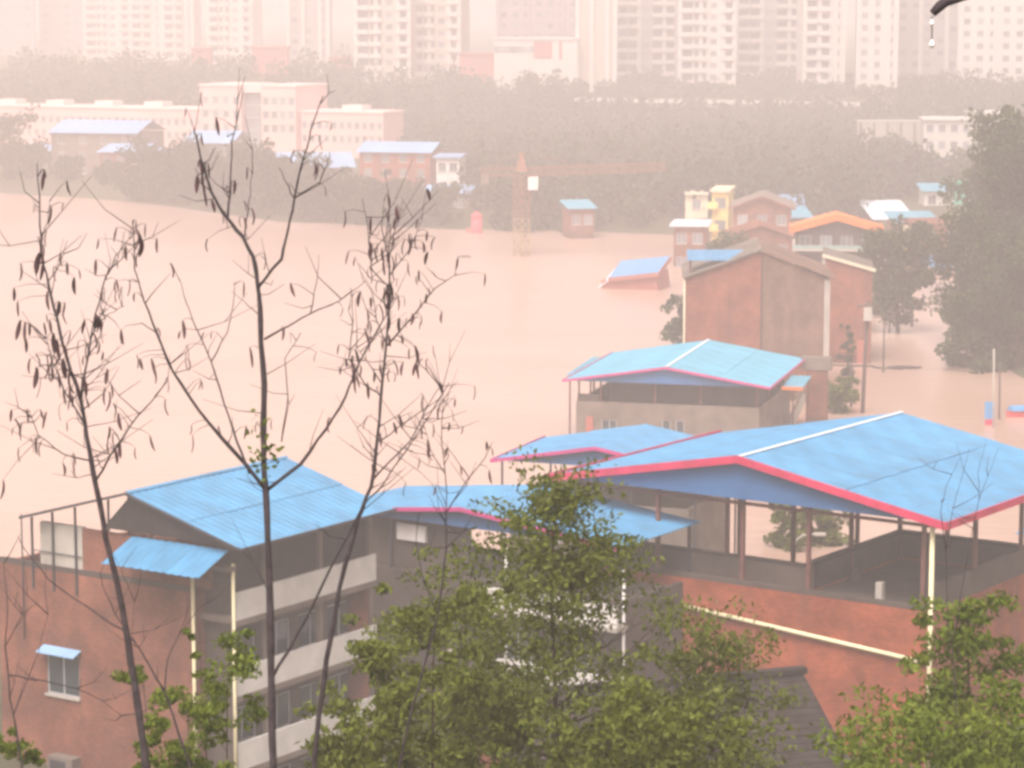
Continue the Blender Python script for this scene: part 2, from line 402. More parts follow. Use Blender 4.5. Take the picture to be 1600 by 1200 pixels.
def sheet_mesh(half, rise, w, m, rib=.42, key={}):
    k = (round(half, 2), round(rise, 2), round(w, 2), m)
    if k in key: return key[k]
    mb = MB(); n = max(2, int(round(w / rib))); t = .03
    prof = []
    for i in range(n):
        y0 = w * i / n; st = w / n
        prof += [(y0, 0), (y0 + st * .62, 0), (y0 + st * .72, .035), (y0 + st * .9, .035)]
    prof.append((w, 0))
    for (sx, sz) in ((0, 0), (half, -rise)):
        for (yy, hh) in prof: mb.v.append((sx, yy, sz + hh))
    for (sx, sz) in ((0, 0), (half, -rise)):
        for (yy, hh) in prof: mb.v.append((sx, yy, sz + hh - t))
    q = len(prof)
    for i in range(q - 1):
        mb.f.append([i, q + i, q + i + 1, i + 1]); mb.f.append([2*q+i, 2*q+i+1, 3*q+i+1, 3*q+i])
        mb.f.append([q+i, 3*q+i, 3*q+i+1, q+i+1]); mb.f.append([i, i+1, 2*q+i+1, 2*q+i])
    mb.f.append([0, 2*q, 3*q, q]); mb.f.append([q-1, 2*q-1, 4*q-1, 3*q-1])
    mb.sm = [False] * len(mb.f)
    key[k] = mb.mesh('roof_sheet', M[m]); return key[k]

def gable_roof(root, Wd, L, ze, zr, msheet, mfascia=None, mcap=None, mgable=None, fh=.32, pitchw=2.4, x0=0, y0=0, gable_in=.35, purlins=False, eave_fascia=True):
    """ridge along local y from y0 to y0+L at x0; eaves Wd/2 to either side"""
    half = Wd / 2; rise = zr - ze; n = max(1, int(round(L / pitchw))); w = L / n
    me = sheet_mesh(half, rise, w, msheet)
    crs = 2 if half > 5 else 1
    me = sheet_mesh(half / crs + (.15 if crs > 1 else 0), (rise / half) * (half / crs + (.15 if crs > 1 else 0)), w, msheet)
    for i in range(n):
        for c_ in range(crs):
            for sg in (1, -1):
                off = half / crs * c_ - (.15 if c_ else 0); zz = zr - rise / half * off - .035 * c_ + random.uniform(-.012, .012)
                if sg > 0: link('roof_sheet', me, root, (x0 + off, y0 + w * i, zz))
                else: link('roof_sheet', me, root, (x0 - off, y0 + w * (i + 1), zz), (0, 0, math.pi))
    if mcap:
        c = MB(); k = rise / half * .15
        c.add([(x0-.15, y0-.05, zr+.06-k), (x0, y0-.05, zr+.085), (x0+.15, y0-.05, zr+.06-k), (x0-.15, y0+L+.05, zr+.06-k), (x0, y0+L+.05, zr+.085), (x0+.15, y0+L+.05, zr+.06-k)], [(0,1,4,3), (1,2,5,4)])
        c.build('ridge_cap', M[mcap], root)
    if mfascia:
        for (yy, sg) in ((y0 - .06, -1),):
            for s_ in (-1, 1):
                MB().bar((x0, yy, zr - fh*.25), (x0 + s_ * (half + .02), yy, ze - fh*.25), .07, fh).build('fascia_board', M[mfascia], root)
        for s_ in (-1, 1) if eave_fascia else ():
            MB().bar((x0 + s_ * (half + .06), y0 - .02, ze - fh*.25), (x0 + s_ * (half + .06), y0 + L + .02, ze - fh*.25), .07, fh).build('fascia_board', M[mfascia], root)
    if mgable:
        for yy in (y0 + gable_in, y0 + L - gable_in):
            g = MB(); a, bb = yy - .03, yy + .03; k = .12
            hw = half - .15
            g.add([(x0-hw, a, ze-.06), (x0+hw, a, ze-.06), (x0, a, zr-k), (x0-hw, bb, ze-.06), (x0+hw, bb, ze-.06), (x0, bb, zr-k)],
                  [(0,1,2), (5,4,3), (0,3,4,1), (1,4,5,2), (2,5,3,0)])
            g.build('gable_panel', M[mgable], root)
    if purlins:
        mb = MB()
        for s_ in (-1, 1):
            for q in (.2, .5, .8, .97):
                xx = x0 + s_ * half * q; zz = zr - rise * q - .12
                mb.box(xx - .05, xx + .05, y0 + .1, y0 + L - .1, zz - .07, zz + .07)
        mb.build('purlin', M['steel_post'], root)

def lean_roof(root, x0, x1, y0, y1, z_at_y0, z_at_y1, m, name='roof_sheet', pitchw=1.6):
    """single slope rising along y; sheets side by side along x"""
    n = max(1, int(round((x1 - x0) / pitchw))); w = (x1 - x0) / n
    me = sheet_mesh(y1 - y0, z_at_y1 - z_at_y0, w, m)      # local x runs down the slope
    for i in range(n):
        link(name, me, root, (x0 + w * i, y1, z_at_y1 + random.uniform(-.008, .008)), (0, 0, -math.pi / 2))

def post(root, x, y, z0, z1, m='steel_post', r=.09, name='post'):
    return MB().box(x - r, x + r, y - r, y + r, z0, z1).build(name, M[m], root)

# ------------------------------------------------------------------ near left: brick house with the terrace roof
ANG = 34
K = at(375, 858, 105.0)                      # near right eave corner of its roof
hw = 6.0
def loc_of(p, root):                         # world point in a thing's own axes
    return root.matrix_basis.inverted() @ Vector(p)
vdir = Vector((math.cos(rad(ANG)), -math.sin(rad(ANG)), 0)); udir = Vector((math.sin(rad(ANG)), math.cos(rad(ANG)), 0))
o = K - vdir * hw
R1 = thing('brick_house', 'brick house at lower left with white balcony bands, blue gable roof and white downpipes', 'house', (o.x, o.y, 0), ANG)
ze, zr = K.z, K.z + 1.65
gable_roof(R1, 12.0, 10.4, ze, zr, 'blue_sheet', 'dark_metal', 'blue_sheet', None, fh=.10)
# brick front half, balcony half to the right
xw0, xw1, xc = -7.9, 4.8, 3.2
wy0, wy1 = .5, 10.0
fops = [(xw0 + 6.6 + .6, 0, 0, 0)]
f_windows = [(-4.25, 4.75, 1.85, 1.85)]
ops = [(x - w/2 - xw0, x + w/2 - xw0, z, z + h) for x, z, w, h in f_windows]
top = 10.1
wl = MB(); wl.wall((xw0, wy0), (xc, wy0), 0, top, ops); wl.wall((xw0, wy1), (xw0, wy0), 0, top); wl.wall((xw1, wy1), (xw0, wy1), 0, top)
wl.wall((xc, wy0), (xc, wy0 + .6), 0, top); wl.build('brick_wall', M['brick_dull'], R1)
for x, z, w, h in f_windows:
    ww = add_window(R1, x, wy0, z, w, h)
for x, z, w, h in f_windows[:1]:
    MB().hexa([(x-w/2-.15, wy0-.5, z+h-.02), (x+w/2+.15, wy0-.5, z+h-.02), (x+w/2+.15, wy0-.003, z+h+.2), (x-w/2-.15, wy0-.003, z+h+.2)],
              [(x-w/2-.15, wy0-.5, z+h+.03), (x+w/2+.15, wy0-.5, z+h+.03), (x+w/2+.15, wy0-.003, z+h+.25), (x-w/2-.15, wy0-.003, z+h+.25)]).build('window_hood', M['pale_blue_sheet'], R1)
# window box/air conditioner below
ac = MB().box(-4.75, -3.35, wy0-.55, wy0-.004, .9, 2.2).build('air_conditioner', M['concrete'], R1)
MB().box(-4.6, -3.7, wy0-.57, wy0-.552, 1.05, 2.05).build('grille', M['dark_metal'], ac)
# recess wall between the pipes
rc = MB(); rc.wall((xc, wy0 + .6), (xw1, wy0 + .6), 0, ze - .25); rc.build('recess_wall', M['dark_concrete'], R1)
for xx in (xc - .02, xw1 + .02):
    MB().tube([(xx, wy0 + (.45 if xx > 4 else -.14), ze - 1.0 if xx < 4 else ze-.9), (xx, wy0 + (.45 if xx > 4 else -.14), 0)], .075, 8).build('downpipe', M['yellow_pipe'], R1)
MB().box(xc - .1, xw1 + .1, wy0 + .1, wy0 + .58, ze - 1.2, ze - 1.0).build('ledge', M['concrete'], R1)
# terrace slab and parapets
MB().box(xw0 + .25, xw1 - .02, wy0 + .25, wy1 - .25, 9.0, 9.25).build('terrace_slab', M['concrete'], R1)
MB().wall((xw0, wy0 + .004), (xc, wy0 + .004), top + .004, top + .25, (), .2).build('coping', M['dark_concrete'], R1)
MB().box(-5.4, -3.0, wy0 + .02, wy0 + .26, top + .25, 12.15).build('parapet_panel', M['pale_concrete'], R1)
MB().box(-2.98, 3.9, wy0 + .03, wy0 + .25, top + .26, 12.1).build('parapet_panel', M['brick_dull'], R1)
MB().box(-.6, 4.0, wy0 + 3.2, wy0 + 3.4, 9.25, ze + .2).build('terrace_wall', M['brick_dull'], R1)
for xx in (-5.8, -4.6, -3.3):
    for yy in (.45, 5.2, 9.8): post(R1, xx, yy, 9.25, zr - (zr - ze) * abs(xx) / 6 - .1, 'dark_metal', .04)
MB().tube([(-5.8, .45, 10.9), (-3.0, .45, 10.9)], .025, 6).build('handrail', M['dark_metal'], R1)
MB().tube([(-6.3, .35, 7.0), (-6.3, .35, 12.4)], .035, 6).build('standpipe', M['dark_metal'], R1)
# right facade: balconies
bx = xw1; st = 3.15; ptop = 10.2
MB().wall((bx - .9, wy0 + .6), (bx - .9, wy1), 0, ze - .05, [(a, a + 1.7, zb + 1.0, zb + 2.5) for a in (.6, 2.9, 5.2, 7.2) for zb in (ptop - 1.35 - 3 * st, ptop - 1.35 - 2 * st, ptop - 1.35 - st)], .2).build('inner_wall', M['dark_concrete'], R1)
for k in range(0, 4):
    zt = ptop - k * st
    MB().box(bx - .12, bx + .0, wy0 + .62, wy1 + .6, zt - 1.15, zt).build('balcony_parapet', M['white_paint'], R1)
    MB().box(bx - .85, bx + .03, wy0 + .61, wy1 + .62, zt - 1.40, zt - 1.153).build('balcony_slab', M['concrete'], R1)
    if k:
        for a in (.6, 2.9, 5.2, 7.2):
            add_window(R1, bx - .9, wy0 + .6 + a + .85, zt - .35, 1.7, 1.5, 'r', sill=False)
for yy in (wy0 + 2.8, wy0 + 6.4, wy1 + .4):
    MB().box(bx - .35, bx - .14, yy - .12, yy + .12, 0, ze - .06).build('balcony_column', M['concrete'], R1)
MB().box(bx - .6, bx - .4, wy0 + .7, wy1 + .3, ptop - .6, ze - .12).build('upper_wall', M['dark_board'], R1)  # added near-black panel, its colour stands in for shade below the eave
MB().box(bx - .3, bx - .06, wy0 + .7, wy1 + .3, ze - .5, ze - .14).build('eave_beam', M['dark_board'], R1)  # painted near-black to carry on the shaded band under the eave
# lean-to awning on the front
lean_roof(R1, -.15, 5.0, wy0 - 1.9, wy0 - .02, ze - 1.05, ze - .25, 'blue_sheet')
for xx in (.1, 2.4, 4.7):
    MB().bar((xx, wy0 - 1.75, ze - 1.1), (xx, wy0 - .05, ze - 1.5), .05, .05).build('awning_bracket', M['dark_metal'], R1)
# dark gable boarding under the left half of the rake
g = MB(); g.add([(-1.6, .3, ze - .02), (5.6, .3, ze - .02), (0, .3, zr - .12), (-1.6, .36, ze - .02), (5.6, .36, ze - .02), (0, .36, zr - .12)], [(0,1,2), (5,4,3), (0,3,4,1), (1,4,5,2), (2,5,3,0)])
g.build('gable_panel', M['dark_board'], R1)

# ------------------------------------------------------------------ middle: house behind the green tree
A2 = at(720, 794, 118.0)
R2 = thing('concrete_house', 'grey concrete house in the gap behind the green trees with pink edged blue roof', 'house', (A2.x, A2.y, 0), ANG)
gable_roof(R2, 16.4, 7.2, A2.z - .87, A2.z, 'blue_sheet', 'magenta_fascia', None, 'dark_blue_panel', fh=.18, eave_fascia=False)
zt = 8.2
f2 = [(a, a + 1.5, zb, zb + 1.5) for a in (1.0, 4.0, 7.2, 10.2, 13.2) for zb in (1.6, 4.8)]
MB().room(-8.3, 8.3, .6, 6.8, 0, zt, front=f2).build('wall', M['dark_concrete'], R2)
for a, b_, c, d in f2: add_window(R2, -8.3 + (a + b_) / 2, .6, c, 1.5, 1.5)
MB().box(-8.0, 8.0, .85, 6.5, zt - .5, zt - .25).build('terrace_slab', M['concrete'], R2)
MB().box(-8.25, -.3, 1.0, 1.2, zt, A2.z - 1.0).build('terrace_wall', M['dark_concrete'], R2)
MB().box(-4.15, -2.55, .78, .97, zt + 1.35, zt + 2.1).build('wall_panel', M['white_paint'], R2)
for xx in (-8, -4.4, 0, 4, 8):
    for yy in (.7, 6.5): post(R2, xx, yy, zt - .2, A2.z - .95 + (1 - abs(xx) / 9) * .9 - .1, 'dark_metal', .06)
for zz in (zt - 1.0, zt - 4.2):
    MB().box(1.2, 8.4, -.3, -.18, zz, zz + 1.0).build('balcony_parapet', M['white_paint'], R2)
    MB().box(1.2, 8.4, -.3, .59, zz - .2, zz - .003).build('balcony_slab', M['pale_concrete'], R2)
MB().tube([(8.25, .5, 9.6), (8.25, .5, 0)], .07, 8).build('downpipe', M['white_paint'], R2)
MB().tube([(2.1, .5, 10.4), (2.1, .5, 0)], .07, 8).build('downpipe', M['white_paint'], R2)

# ------------------------------------------------------------------ right: brick building under the big blue roof
B = at(1480, 818, 110.0); half3 = 10.0
A3 = B - vdir * half3
R3 = thing('terrace_building', 'red brick building at right with open rooftop terrace under the largest blue roof', 'building', (A3.x, A3.y, 0), ANG + 1)
ze, zr = B.z, B.z + 1.85
gable_roof(R3, 20.0, 15.6, ze, zr, 'blue_sheet', 'pink_fascia', 'white_cap', 'dark_blue_panel', fh=.34, purlins=True)
zt = 8.4; fy = .65; xr = 9.05
fo = [(a, a + 1.6, 2.4, 4.0) for a in (1.5, 5.0, 8.5)]
w3 = MB(); w3.wall((-9.4, fy), (xr, fy), 0, zt, fo); w3.wall((xr, fy), (xr, 10.6), 0, zt); w3.wall((xr, 10.6), (2.6, 10.6), 0, zt); w3.wall((2.6, 10.6), (2.6, 2.0), 0, zt)
w3.wall((2.6, 2.0), (-9.4, 2.0), 0, zt); w3.wall((-9.4, 2.0), (-9.4, fy), 0, zt)
w3.build('brick_wall', M['brick_red'], R3)
for a, b_, c, d in fo: add_window(R3, -9.4 + (a + b_) / 2, fy, c, 1.6, 1.6)
s3 = MB().box(-9.15, xr - .25, fy + .25, 1.75, zt - .35, zt - .1); s3.box(2.85, xr - .25, 1.752, 10.35, zt - .35, zt - .1); s3.build('terrace_slab', M['dark_concrete'], R3)  # floor concrete coloured darker in place of shade under the roof
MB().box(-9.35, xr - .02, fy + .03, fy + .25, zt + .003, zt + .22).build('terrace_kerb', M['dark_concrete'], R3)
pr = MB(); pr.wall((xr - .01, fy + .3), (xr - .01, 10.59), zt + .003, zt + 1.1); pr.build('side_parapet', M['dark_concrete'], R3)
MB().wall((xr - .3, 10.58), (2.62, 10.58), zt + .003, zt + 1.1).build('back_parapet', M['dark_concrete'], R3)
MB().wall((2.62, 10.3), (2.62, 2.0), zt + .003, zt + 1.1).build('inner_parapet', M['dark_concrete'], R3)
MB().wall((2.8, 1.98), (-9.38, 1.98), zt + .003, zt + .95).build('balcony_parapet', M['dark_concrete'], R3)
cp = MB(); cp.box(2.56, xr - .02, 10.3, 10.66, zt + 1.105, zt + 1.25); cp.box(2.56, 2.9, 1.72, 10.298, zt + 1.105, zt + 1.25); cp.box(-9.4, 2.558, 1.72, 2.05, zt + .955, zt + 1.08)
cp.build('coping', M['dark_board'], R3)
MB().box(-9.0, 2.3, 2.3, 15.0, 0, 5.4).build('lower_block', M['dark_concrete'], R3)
for (xx, yy, z0) in ((-9, .9, zt), (-4.6, .9, zt), (-.2, .9, zt), (3.1, .9, zt), (8.6, .9, zt), (8.85, 5.4, zt), (8.85, 10.2, zt), (5.2, 10.2, zt), (2.8, 10.2, zt), (2.8, 5.4, zt), (-1.7, 8.2, 5.4), (-4.6, 8.2, 5.4), (-1.7, 14.6, 5.4), (-9, 14.6, 5.4), (3.1, 14.6, 0), (8.85, 14.8, 0)):
    post(R3, xx, yy, z0, zr - (zr - ze) * abs(xx) / half3 - .18, 'steel_post', .085)
for yy in (.9, 5.4, 10.2, 14.6):
    MB().box(-9.2, 9.2, yy - .05, yy + .05, ze - .42, ze - .28).build('tie_beam', M['steel_post'], R3)
MB().tube([(xr + .12, fy - .14, ze - .25), (xr + .12, fy - .14, 0)], .11, 8).build('downpipe', M['yellow_pipe'], R3)
MB().tube([(-2.9, fy - .14, 7.15), (xr - .0, fy - .14, 6.25)], .10, 8).build('drain_pipe', M['yellow_pipe'], R3)
MB().box(6.2, 6.5, 1.2, 1.5, zt - .1, zt + .85).build('vent_pipe', M['pale_concrete'], R3)
MB().box(3.2, 3.6, 4.6, 5.0, zt - .1, zt + .5).build('chimney', M['dark_concrete'], R3)

# ------------------------------------------------------------------ small roof behind it
A4 = at(930, 699, 150.0)
R4 = thing('roofed_shed', 'small shed with pink edged blue roof between turquoise house and largest blue roof', 'shed', (A4.x, A4.y, 0), 21)
gable_roof(R4, 12.6, 9.0, A4.z - 1.1, A4.z, 'blue_sheet', 'magenta_fascia', None, 'dark_blue_panel', fh=.2)
MB().room(-5.4, 5.4, .6, 8.4, -4, 5.6, front=[(1.5, 3.0, 3.2, 4.8), (7, 8.5, 3.2, 4.8)]).build('wall', M['concrete'], R4)
for a in (2.25, 7.75): add_window(R4, -5.4 + a, .6, 3.2, 1.5, 1.6)
for xx in (-5.8, -2, 2, 5.8):
    for yy in (.4, 8.5): post(R4, xx, yy, 1 if abs(xx) > 5 else 5.6, A4.z - .2 - 1.1 * abs(xx) / 6.3, 'dark_metal', .05)

# ------------------------------------------------------------------ turquoise house in the flood
A5 = at(1040, 574, 200.0)
R5 = thing('turquoise_house', 'flooded concrete house with pink edged turquoise roof over an open upper floor', 'house', (A5.x, A5.y, 0), 15)
gable_roof(R5, 15.8, 17.0, A5.z - 1.25, A5.z, 'turquoise_sheet', 'magenta_fascia', 'white_cap', 'dark_blue_panel', fh=.17)
zt = 3.75
MB().room(-7.1, 7.0, .8, 15.5, -4, zt, front=[(6.7, 7.35, .9, 2.55), (7.75, 8.4, .9, 2.55), (2.0, 3.2, .9, 2.4)]).build('wall', M['concrete'], R5)
for xx in (-.075, .975): add_window(R5, xx, .8, .9, .65, 1.65, cols_=1)
add_window(R5, -4.5, .8, .9, 1.2, 1.5)
MB().box(-6.8, 6.7, 1.1, 15.2, 2.6, 2.8).build('floor_slab', M['concrete'], R5)
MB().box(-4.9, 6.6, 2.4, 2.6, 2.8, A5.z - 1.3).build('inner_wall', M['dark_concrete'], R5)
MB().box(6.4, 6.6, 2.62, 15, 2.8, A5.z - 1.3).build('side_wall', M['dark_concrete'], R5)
MB().box(-7.0, -5.3, .82, 1.04, zt + .003, zt + .55).build('parapet_step', M['dark_concrete'], R5)
for xx in (-6.9, -6.0, -5.2, -1, 2.5, 6.8):
    post(R5, xx, .95, zt, A5.z - .2 - 1.25 * abs(xx) / 7.9, 'steel_post', .06)
for yy in (6, 11, 15.2):
    for xx in (-6.9, 6.85): post(R5, xx, yy, zt, A5.z - 1.25, 'steel_post', .06)
# lean-to on its left rear and small awning on the right
lean_roof(R5, -9.3, -6.9, 6.5, 15.5, A5.z - 1.75, A5.z - 1.5, 'turquoise_sheet')
lean_roof(R5, 8.0, 9.6, 5.0, 9.5, A5.z - 1.9, A5.z - 1.6, 'turquoise_sheet')
MB().bar((8.0, 4.9, A5.z - 1.95), (9.62, 4.9, A5.z - 1.95), .08, .25).build('awning_edge', M['orange_fascia'], R5)
for xx in (8.2, 9.4): post(R5, xx, 9.3, -2, A5.z - 1.7, 'steel_post', .06)
for yy in (7.0, 15.2): post(R5, -9.1, yy, -2, A5.z - 1.75, 'steel_post', .06)
MB().box(-6.3, -5.75, .70, .797, 1.2, 2.6).build('wall_sign', M['red_wall'], R5)

# ------------------------------------------------------------------ tall brick house with two-tone gable
D6 = 228.0
Lc = at(1072, 436, D6); Rc = at(1297, 430, D6); wd = (Rc.x - Lc.x)
R6 = thing('gable_house', 'tall flooded house with gable wall half red brick half grey brick', 'house', ((Lc.x + Rc.x) / 2, D6, 0), 3)
hx = wd / 2; zE = Lc.z; zP = at(1198, 393, D6).z; xm = at(1190, 400, D6).x - (Lc.x + Rc.x) / 2
def gwall(x0, x1, m, y0=0.0, t=.3, z0=-4):
    top_ = lambda x: zP - (zP - zE) * abs(x - .3) / (hx + (.3 if x < .3 else -.3))
    xs = sorted({x0, x1, *( [.3] if x0 < .3 < x1 else [])}); g = MB()
    for a, b_ in zip(xs[:-1], xs[1:]):
        g.hexa([(a, y0, z0), (b_, y0, z0), (b_, y0 + t, z0), (a, y0 + t, z0)], [(a, y0, top_(a)), (b_, y0, top_(b_)), (b_, y0 + t, top_(b_)), (a, y0 + t, top_(a))])
    return g
gwall(-hx, xm, None).build('gable_wall', M['brick_rose'], R6)['label'] = 'red brick half of the gable wall'
gwall(xm + .003, hx - .5, None, .02).build('gable_wall', M['brick_grey'], R6)['label'] = 'grey brown brick half of the gable wall'
MB().box(xm - .02, xm + .12, -.05, -.002, -4, zP - .5).build('corner_strip', M['dark_concrete'], R6)
MB().box(hx - .497, hx, -.03, .3, -4, zE).build('corner_column', M['pale_concrete'], R6)
MB().box(xm + .15, hx - .52, -.04, .018, 3.0, 3.25).build('floor_band', M['brick_rose'], R6)
MB().box(xm + .15, hx - .52, -.05, .016, 1.2, 3.0).build('lower_panel', M['brick_rose'], R6)
bw6 = MB(); bw6.wall((hx, .31), (hx, 11), -4, zE); bw6.wall((hx, 11), (-hx, 11), -4, zE); bw6.wall((-hx, 11), (-hx, .31), -4, zE); bw6.build('wall', M['brick_rose'], R6)
for s_ in (-1, 1):
    e = Vector((s_ * (hx + .3), -.35, zE + .02)); p = Vector((.3, -.35, zP + .12)); dn = Vector((0, 11.6, 0)); up = Vector((0, 0, .14))
    q = [e, p, p + dn, e + dn] if s_ < 0 else [p, e, e + dn, p + dn]
    MB().hexa(q, [v + up for v in q]).build('roof_slope', M['brick_grey' if s_ > 0 else 'concrete'], R6)
MB().tube([(-hx - .12, -.1, zE - .1), (-hx - .12, -.1, -3)], .08, 8).build('downpipe', M['cream_paint'], R6)
lp = MB()
pl = [at(1072, 403, D6 + 4), at(1200, 386, D6 + 4), at(1192, 400, D6 + 2.4), at(1085, 408, D6 + 2.4)]
li = [loc_of(v, R6) for v in pl]
zz = li[0].z + .3
AW = thing('lean_to_roof', 'thin blue sheet roof on posts over left end of the two tone gable house', 'roof', (R6.location.x, R6.location.y, 0), 3)
lean_roof(AW, -hx + .1, .4, .2, 4.2, zE + 1.55, zE + 2.1, 'blue_sheet')
for xx in (-hx + .4, .6):
    for yy in (.5, 4.0): post(AW, xx if xx < 0 else 0, yy, zE + .1 + (1.9 if xx > 0 else 0), zE + 1.55 + (yy - .2) * .13, 'steel_post', .06)

# brick pier and lower annexe at its right foot
p7 = at(1276, 652, 214.0)
R7 = thing('brick_pier', 'narrow brown brick pier rising from water right of the turquoise roof', 'pier', (p7.x, p7.y, 0), 10)
MB().box(-.85, .85, -.5, .6, -4, 4.6).build('shaft', M['brick_dull'], R7)
MB().box(-1.3, 1.15, -.6, .7, 4.602, 5.6).build('cap_block', M['concrete'], R7)
MB().bar((-1.0, 0, 2.6), (-2.6, -.5, -1), .8, .5).build('buttress', M['pale_concrete'], R7)

# second brick house behind, with light rake edge
D8 = 252.0
c8 = at(1326, 440, D8)
R8 = thing('brick_annexe', 'narrow red brick house with cream roof edge right of the two tone gable', 'house', (c8.x, c8.y, 0), 6)
hw8 = 2.2; zl, zr8 = at(1290, 402, D8).z, at(1357, 424, D8).z
MB().hexa([(-hw8, 0, -4), (hw8, 0, -4), (hw8, 9, -4), (-hw8, 9, -4)], [(-hw8, 0, zl), (hw8, 0, zr8), (hw8, 9, zr8), (-hw8, 9, zl)]).build('wall', M['brick_rose'], R8)
MB().bar((-hw8 - .3, -.15, zl + .18), (hw8 + .3, -.15, zr8 + .12), .25, .28).build('roof_edge', M['cream_paint'], R8)
MB().hexa([(-hw8-.2, 0, zl+.04), (hw8+.2, 0, zr8+.0), (hw8+.2, 9.2, zr8+.0), (-hw8-.2, 9.2, zl+.04)], [(-hw8-.2, 0, zl+.2), (hw8+.2, 0, zr8+.15), (hw8+.2, 9.2, zr8+.15), (-hw8-.2, 9.2, zl+.2)]).build('roof_slab', M['concrete'], R8)
MB().box(-hw8 - .3, -hw8 - .004, -.1, .5, -4, zl - .1).build('corner_column', M['pale_concrete'], R8)
MB().box(.9, hw8 - .3, -.06, -.002, -3, 2.2).build('shutter', M['red_wall'], R8)
MB().bar((-hw8 - .2, -1.0, 3.2), (-hw8 - 1.0, -.6, -.5), .5, .4).build('stair_flight', M['dark_concrete'], R8)

# ------------------------------------------------------------------ generic houses farther off
def far_house(name, label, cat, px0, px1, py_top, D, py_base=None, ang=0, depth=8, wallm='brick_dull', roof='lean', roofm='pale_blue_sheet', fasc=None,
              rise=1.2, over=.5, wins=None, floors=2, group=None, base=-4, winsize=(1.3, 1.4), tilt=0):
    a = at(px0, py_top, D); b_ = at(px1, py_top, D); wd = (b_.x - a.x) / max(.5, math.cos(rad(ang))); z = a.z
    cx = (a.x + b_.x) / 2
    if base == 'g': base = ground_z(cx, D) - .8
    r = thing(name, label, cat, (cx, D, base), ang, group)
    z -= base; h = wd / 2 - (over if roof != 'none' else 0)
    ops = []; ws = []
    nwin = wins if wins is not None else max(1, int(wd // 3.2))
    bodyh = z - (rise if roof in ('gable', 'lean', 'side') else 0)
    sth = min(3.1, bodyh / max(1, floors))
    for fl in range(floors):
        zz = bodyh - sth * (fl + 1) + .9
        if zz < .3: continue
        for i in range(nwin):
            c = 2 * h * (i + .5) / nwin
            w, hh = min(winsize[0], 2 * h / nwin * .7), min(winsize[1], sth - 1.1)
            ops.append((c - w/2, c + w/2, zz, zz + hh)); ws.append((c - h, zz, w, hh))
    MB().room(-h, h, 0, depth, 0, bodyh, front=ops, t=.24).build('wall', M[wallm], r)
    for c, zz, w, hh in ws: add_window(r, c, 0, zz, w, hh, mglass='tower_glass')
    if roof == 'gable':
        gable_roof(r, wd, depth + 1.0, bodyh + .05, z, roofm, fasc, None, wallm, y0=-.5, fh=.75 if fasc == 'orange_fascia' else .3, gable_in=.53)
    elif roof == 'lean':
        lean_roof(r, -wd/2, wd/2, -.6, depth + .4, z - rise + .1, z, roofm, pitchw=2.5)
    elif roof == 'flat':
        MB().box(-wd/2, wd/2, -.5, depth + .4, bodyh + .003, bodyh + .35).build('roof_slab', M[roofm], r)
    elif roof == 'side':       # ridge along local x: two slopes front and back
        lean_roof(r, -wd/2, wd/2, -.6, depth / 2, z - rise + .1, z, roofm, pitchw=2.5)
        q = sheet_mesh(depth / 2 + .6, rise - .1, wd, roofm); link('roof_sheet', q, r, (wd/2, depth / 2, z), (0, 0, math.pi / 2))
    return r

far_house('orange_roof_house', 'flooded house with bright orange gable edge above a dark balcony', 'house', 1236, 1379, 336, 300, ang=5, depth=5, wallm='dark_concrete', roof='gable', roofm='orange_fascia', fasc='orange_fascia', rise=1.5, wins=4, floors=3)
r = bpy.data.objects['orange_roof_house']; wdt = 10.4
MB().box(-4.9, 4.9, -1.2, -1.1, 10.5, 10.9).build('balcony_rail', M['pale_teal'], r); MB().box(-4.9, 4.9, -1.2, -.02, 10.25, 10.48).build('balcony_slab', M['pale_concrete'], r)
MB().box(4.6, 4.9, -1.1, -.8, 0, 11.6).build('balcony_column', M['pale_concrete'], r); MB().box(-4.9, -4.6, -1.1, -.8, 0, 11.6).build('balcony_column', M['pale_concrete'], r)
far_house('brick_shed', 'low brick house with flat white roof at the water edge left of the yellow house', 'house', 1047, 1108, 354, 345, ang=8, depth=7, wallm='brick_dull', roof='flat', roofm='white_cap', rise=0, wins=2)
far_house('yellow_house', 'narrow bright yellow house with stacked balconies beside a brick gable', 'house', 1110, 1141, 300, 372, ang=10, depth=8, wallm='yellow_paint', roof='flat', roofm='cream_paint', rise=0, wins=1, floors=3, winsize=(1.6, 1.4), over=.25)
r = bpy.data.objects['yellow_house']
for zz in (3.2, 6.3, 9.4): MB().box(-1.7, -.2, -1.0, -.02, zz, zz + .9).build('balcony', M['yellow_paint'], r)
far_house('brick_gable_house', 'dull brick house whose plain gable faces the camera beside the yellow house', 'house', 1140, 1242, 306, 358, ang=6, depth=11, wallm='brick_dull', roof='gable', roofm='concrete', fasc='brick_dull', rise=1.7, wins=3, floors=2)
far_house('low_brick_house', 'low brick house with dull gable directly behind the two tone gable house', 'house', 1132, 1245, 352, 322, ang=3, depth=9, wallm='brick_dull', roof='gable', roofm='brick_dull', rise=1.5, wins=3, floors=1)
far_house('cream_hut', 'small pale cream hut above the flat white roof', 'hut', 1070, 1107, 304, 400, ang=4, depth=4, wallm='cream_paint', roof='flat', roofm='cream_paint', rise=0, wins=1, floors=1, base='g', over=.1)
far_house('blue_roof_shed', 'upper shed with faded blue roof behind the brick gable', 'shed', 1203, 1258, 309, 400, ang=4, depth=7, wallm='concrete', roof='lean', rise=1.3, wins=2, floors=1, base='g')
far_house('blue_lean_shed', 'lower shed with blue lean roof wedged behind the orange edged roof', 'shed', 1226, 1272, 328, 384, ang=-4, depth=6, wallm='concrete', roof='lean', roofm='turquoise_sheet', rise=1.2, wins=2, floors=1, base='g')
